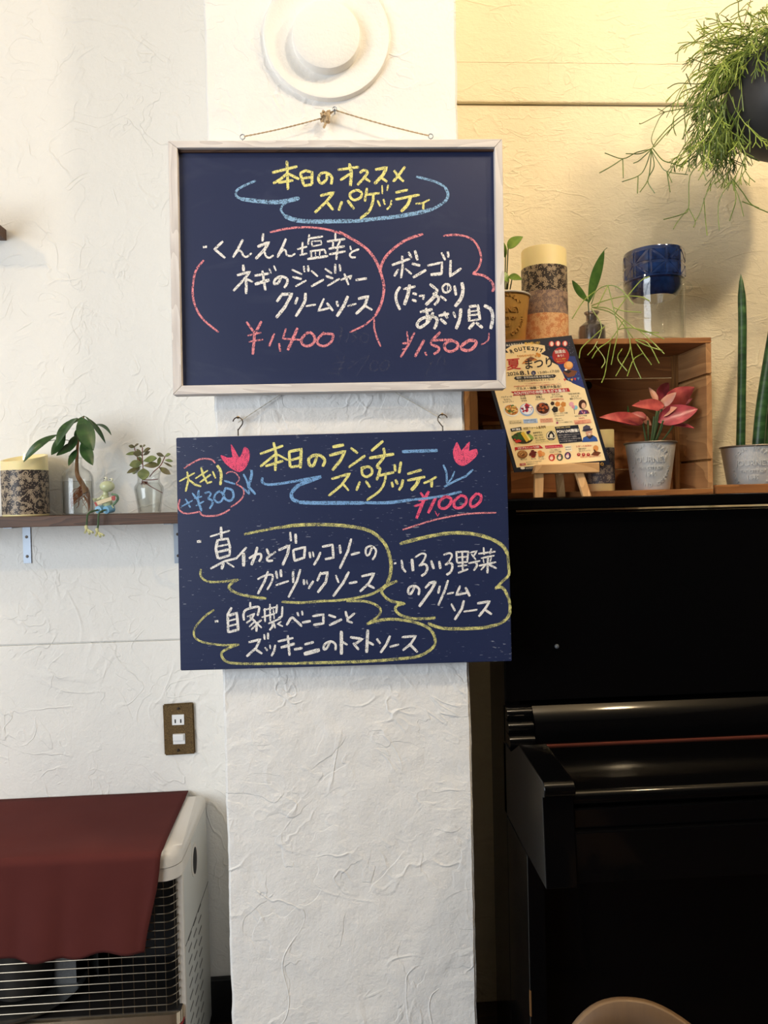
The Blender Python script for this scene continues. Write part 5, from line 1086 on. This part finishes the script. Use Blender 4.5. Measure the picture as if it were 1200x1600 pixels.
obj('printed_confetti', bm, fm((150, 150, 190)), paper)['kind'] = 'stuff'
# headings row
for (lines, x, y, w_) in ((('パルヴォーネ', 'なかし', 'スパゲッティ'), 783, 622, 17), (('北海道', '天川水風', 'かき氷'), 810, 620, 13), (('いいね', '揚菓子', 'フランクフルト'), 834, 618, 15), (('わたさん', 'レザークラフト体験', '500円(材料代込)'), 859, 618, 19), (('「ONE HAND DE」', 'ひととき', '簡単ヘアアレンジ'), 888, 617, 18)):
    for i, s_ in enumerate(lines):
        ww = w_*(1.0 if len(s_) > 5 else .66); word(s_, x+(w_-ww)/2+i*1.3, y+i*3.9, ww, 3.2, RD if '500' in s_ else K_, slope=-.07, bold=.01)
def scatter(cx_, cy_, rx, ry, n, cols, l, sz, sd):
    rn = random.Random(sd)
    for ci, col_ in enumerate(cols):
        bm = bmesh.new()
        for i in range(n):
            a = rn.uniform(0, 2*PI); q = math.sqrt(rn.random()); x = cx_+rx*q*math.cos(a); y = cy_+ry*q*math.sin(a); s_ = sz*rn.uniform(.6, 1.3); b_ = rn.uniform(0, PI)
            bm.faces.new([bm.verts.new(fp(x+s_*math.cos(b_+t_)*(1.6 if k_ % 2 else 1), y+s_*math.sin(b_+t_), l+.00002*i+.0003*ci)) for k_, t_ in enumerate((0, PI/3, 2*PI/3, PI, 4*PI/3, 5*PI/3))])
        obj('printed_garnish', bm, fm(col_), paper)['kind'] = 'stuff'
for (x, y, rx, ry, rim_, food, extra, sd) in ((799, 641.5, 12.5, 9.5, (236, 226, 208), (206, 140, 66), [(170, 60, 36), (62, 110, 46), (232, 186, 110)], 1), (823, 640.5, 11.2, 9.8, (150, 176, 212), (236, 236, 238), [(196, 40, 60), (120, 40, 70), (250, 245, 245)], 2), (848, 639, 11.8, 10.5, (214, 196, 182), (86, 42, 30), [(130, 60, 36), (40, 20, 22), (176, 90, 50)], 3)):
    oval(x, y, rx, ry, rim_, .0008, .25); oval(x, y-.8, rx*.86, ry*.82, food, .00085, .25); scatter(x, y-1.5, rx*.7, ry*.66, 12, extra, .0009, 1.5, sd)
blob([(815, 640), (822, 630), (828, 634), (831, 641), (824, 645)], (196, 44, 62), .0010)
for (x, y, r_, cc) in ((863, 630.5, 2.8, (60, 40, 34)), (871, 631.5, 3.6, (214, 132, 60)), (880, 632, 3.8, (210, 138, 66)), (867, 640, 4.4, (40, 36, 38)), (877.5, 640, 4.2, (222, 160, 96))): blob([(x+r_*(1+.22*(i % 2))*math.cos(2*PI*i/10), y+r_*(1+.22*(i % 2))*math.sin(2*PI*i/10)) for i in range(10)], cc)
oval(892.5, 631.5, 3.6, 3.6, (232, 168, 180)); oval(899, 637, 3.4, 3.4, (140, 196, 216)); oval(895.5, 636, 2.6, 2.6, (226, 150, 170), .00085); blob([(896, 638), (897, 638), (898, 647), (897.3, 647)], (150, 120, 96))
oval(910, 632, 6.2, 7.4, (70, 40, 32)); oval(911.5, 634, 3.4, 4.6, (230, 186, 156), .0009); blob([(903, 648), (905, 642), (911, 640), (918, 641), (921, 646), (913, 647)], (120, 60, 86)); scatter(911, 644, 6, 2.6, 7, [(226, 150, 170), (70, 70, 130)], .0009, 1.1, 8)
for (a, b, tone, s1, s2) in (((794, 657), (22, -.6), (240, 214, 160), '北イベントスタート', '限られた数の特別価格'), ((817, 655.5), (22, -.6), (178, 198, 226), '天然氷の純氷を', 'シャリ、シャリふわ氷'), ((843, 654.5), (20, -.6), (240, 176, 142), '外はカリ中はふわ', 'チーズフランクフルト')):
    x, y = a; blob([(x, y), (x+b[0], y-1.5), (x+b[0]+1.2, y+5.2), (x+1.2, y+6.2)], tone); word(s1, x+2.4, y+2.6, b[0]-4, 2.2, K_, .0011, slope=-.06); word(s2, x+2.6, y+5.2, b[0]-4, 2.2, K_, .0011, slope=-.06)
word('簡単チャームづくり体験', 865, 648, 22, 2.6, K_); word('何が当たるかな？', 866, 651, 16, 2.2, K_); word('お問い合わせ', 867.5, 655.5, 10, 2.2, K_); word('ご予約はこちら', 868, 658.5, 12, 2.2, K_); oval(870.5, 660.8, 1.8, 1.8, (170, 90, 110)); word('イベント詳細はこちら', 874, 661.5, 20, 2.4, K_)
word('お好きなヘア体験', 898, 651.5, 19, 2.4, K_, slope=-.06); word('500円', 904, 654.8, 9, 3.0, RD, slope=-.06); blob([(896, 657), (922, 655), (924, 661), (898, 663.5)], (240, 176, 142)); word('当日の受付で', 903, 659.4, 12, 2.2, RD, .0011, slope=-.06); word('整理券をお配りします', 899, 662.4, 22, 2.2, RD, .0011, slope=-.06)
# farm panel
blob([(797, 670), (866, 665), (873, 692), (803, 696)], (238, 214, 150), .0006); blob([(797, 670), (814, 667), (815, 672.5), (799, 675)], (44, 40, 40)); word('地域農産', 800, 673, 13, 3.4, WH_, .0011, bold=.02)
word('村田ファーム直売所', 818, 671.7, 35, 4.6, (120, 84, 40), bold=.015)
oval(816.5, 684.5, 16.3, 9.2, (66, 56, 36), rot=.06); scatter(813, 682, 12, 6, 12, [(60, 96, 40), (52, 84, 44)], .0009, 2.4, 12); blob([(813, 677), (818, 674.5), (827, 688), (822, 691)], (226, 186, 60), .0019); blob([(818, 675), (820, 674), (829, 687), (827, 689)], (244, 226, 140), .0020); scatter(808, 688, 5.2, 3.0, 7, [(206, 56, 40)], .0019, 1.9, 14); oval(828, 683, 6, 3.2, (150, 180, 84), .0019, .6); scatter(824, 676.5, 4, 2.4, 6, [(50, 34, 70)], .0019, 1.5, 15)
for i, s_ in enumerate(('新鮮野菜の', '品揃え全部が', '揃います！')): word(s_, 833+i*1.4, 678+i*4, 14, 3.2, K_)
word('当日は各地域の', 837, 689, 15, 2.4, K_); word('おいしいもぎたても', 837, 692, 20, 2.4, K_)
oval(861, 681, 7.6, 7.6, (40, 36, 36)); oval(861, 681, 6.9, 6.9, (246, 234, 206), .0009); blob([(855.5, 681), (858, 676), (861, 673.5), (864, 676), (866.5, 681), (866, 684), (856, 684)], (36, 34, 36), .0010); blob([(858.5, 683.8), (858.5, 680), (861, 677.5), (863.5, 680), (863.5, 683.8)], (246, 234, 206), .0011); blob([(855, 685), (867, 685), (865, 687), (857, 687)], (36, 34, 36), .0010)
blob([(866.5, 667), (903, 664), (910, 690), (874, 693.5)], (30, 34, 50)); word('SPECIAL LIVE!', 869, 670, 22, 3.4, (240, 216, 140), .0011, slope=-.07); word('PON LIVE開催！', 870.5, 676.8, 34, 5.6, WH_, .0011, slope=-.07, bold=.03)
for i, s_ in enumerate(('札幌を中心に活動するシンガーソングライター', 'やさしい歌声とギターで会場を', 'しっとり心のこもった歌声をお届け', 'ほっこりと響く空間のひととき')): word(s_, 872+i*.9, 681+i*3.3, (34, 28, 34, 26)[i], 2.3, (226, 220, 214), .0011, slope=-.06)
# man in a hat: printed portrait
blob([(909.5, 691), (911, 684), (917, 681), (921, 680), (928, 681), (932, 684), (934, 689.5)], (52, 88, 160)); blob([(915.5, 682), (921.5, 686.5), (927, 681), (925, 679.5), (917, 680)], (60, 52, 60), .0009); oval(920, 675.5, 5.2, 6.2, (206, 158, 132), .0010); blob([(908.5, 673.5), (913, 671.5), (926, 669.5), (924, 672.5), (915, 674.5)], (70, 66, 84), .0012); blob([(910.5, 672.5), (910.8, 667), (916, 664), (921.5, 666), (922.5, 670.5)], (80, 76, 96), .0011); blob([(911, 672), (922.5, 669.6), (922.6, 670.8), (911, 673.3)], (40, 36, 48), .0013); blob([(918, 678), (923, 677), (921, 680)], (236, 226, 216), .0012)
# lower row
blob([(804, 699), (843, 695.5), (849, 700.5), (806, 703), (805, 706)], RD); word('お祭り屋台メニューも充実！', 809, 702.4, 34, 3.8, WH_, .0011, bold=.01)
blob([(851, 696.5), (878, 694.5), (879.5, 699), (852.5, 701)], (206, 36, 66)); word('オリジナルワークショップ♪', 853, 700.2, 25, 2.8, WH_, .0011, slope=-.07); blob([(882, 697), (892, 696), (894, 705), (884, 706)], (250, 240, 214), .0007); word('SUNDAY', 883, 700, 9, 2.4, K_, .0011); word('Planner', 884, 703.4, 8, 2.4, K_, .0011)
oval(816, 710, 8.2, 6.4, (130, 84, 48)); oval(816, 709, 7, 4.9, (176, 122, 70), .0009); scatter(816, 709, 5.6, 4, 10, [(110, 64, 34), (206, 160, 96)], .0010, .9, 20)
scatter(832, 709, 4.6, 4.6, 8, [(150, 50, 36), (100, 36, 30)], .0008, 2.1, 21); oval(843.5, 707, 3.6, 3.2, (232, 150, 84)); oval(848, 709.5, 3.4, 3.4, (238, 172, 104), .0009); oval(844, 711, 3, 2.8, (226, 140, 76), .0010)
for s_, x, y, w_ in (('焼きそば', 813.5, 719, 10), ('焼き鳥', 830, 718.2, 7.5), ('サータ', 841, 715.5, 8), ('アンダギー', 841.5, 718.5, 11)): word(s_, x, y, w_, 3.0, K_, slope=-.05)
for s_, x, y, w_, cc in (('こねこね粘土で', 859, 704.5, 16, K_), ('だるまづくり体験', 859, 708, 18, K_), ('500円', 865.5, 711, 8, RD), ('お楽しみ抽選会！', 900, 698.8, 25, RD), ('豪華な景品が', 904, 702.7, 12, K_), ('当たるチャンス！', 904.5, 706, 18, K_), ('参加費 500円、抽選は会場で行います', 907, 715.5, 32, RD)): word(s_, x, y, w_, 3.0, cc, slope=-.06)
for x, y, cc in ((862, 715, (190, 60, 44)), (874.5, 714.5, (80, 96, 76)), (887, 712, (70, 50, 96))):
    oval(x, y, 5, 5.6, cc); oval(x-.5, y+1, 2.6, 2.8, (244, 226, 206), .0009); oval(x, y-2.2, 1.8, 1.4, (230, 150, 160), .0010)
for x in (904, 911.5, 919): oval(x, 710.3, 2.8, 2.6, (176, 44, 44)); oval(x, 709.6, 1.4, 1.2, (228, 150, 130), .0009)
oval(930.5, 700.5, 4.2, 4.6, (222, 150, 84), .0009); blob([(923, 711), (929, 704.5), (939, 707), (934, 712.5)], (120, 68, 44), .0008); blob([(927, 703), (929, 702), (932, 708), (930, 708.5)], (90, 50, 36), .0010)
blob([(811.5, 724.5), (820.5, 723.5), (821.5, 727), (812.5, 728)], (190, 50, 44)); word('ご案内', 813, 727, 7, 2.6, WH_, .0011); word('おトクなサービスもあります', 822, 723.5, 24, 2.4, K_); word('詳細は公式ページで。', 823, 726.6, 18, 2.4, K_)
# footer on the black margin
oval(816.5, 731.6, 3.6, 1.9, WH_, .0009); word('ROUTE277', 822, 733, 12, 3, WH_, .0009); oval(940.5, 726.2-1.0, 2.4, 2.4, (206, 160, 70), .0009); oval(940.5, 725.2, 1.5, 1.5, (30, 34, 46), .0010)
# easel
ez = thing('mini_easel', 'small pine tabletop easel holding the event flyer on the piano lid', 'easel', (at(877, 775, .04).x, .06, PZ))
e0 = at(834, 740, .046); e1 = at(937, 738, .056); e2 = at(937, 722.5, .056); e3 = at(838, 726, .046)
bm = bmesh.new(); prism(bm, [e0, e1, e2, e3], Vector((0, .020, -.001))); bmesh.ops.bevel(bm, geom=bm.edges[:], offset=.0012, segments=1, affect='EDGES'); obj('ledge', bm, EASELW, ez)
EZL = wood('easel_pine_upright', (196, 148, 96), (222, 178, 126), .5, 'Z', 1.0)
for (a, b, y0, y1, w_) in (((843, 742), (842, 776), .054, .050, .0085), ((906, 742), (918, 774), .062, .052, .0080), ((874, 735), (878, 765), .088, .100, .0075)):
    p0 = at(a[0], a[1], y0); p1 = at(b[0], b[1], y1); p1.z = PZ+.001; d = (p1-p0).normalized(); bm = bmesh.new()
    q = [p0+Vector((-w_, 0, .004)), p0+Vector((w_, 0, .004)), p1+Vector((w_, 0, 0)), p1+Vector((-w_, 0, 0))]; prism(bm, q, Vector((0, .010, .0))); bmesh.ops.bevel(bm, geom=bm.edges[:], offset=.0008, segments=1, affect='EDGES'); obj('leg', bm, EZL, ez)
q0 = at(855, 742, .075); q1 = fp(835, 600, -.006); bm = bmesh.new(); tube(bm, [at(877, 742, .085), fp(852, 640, -.009)], .005, 4); obj('upright', bm, EZL, ez)
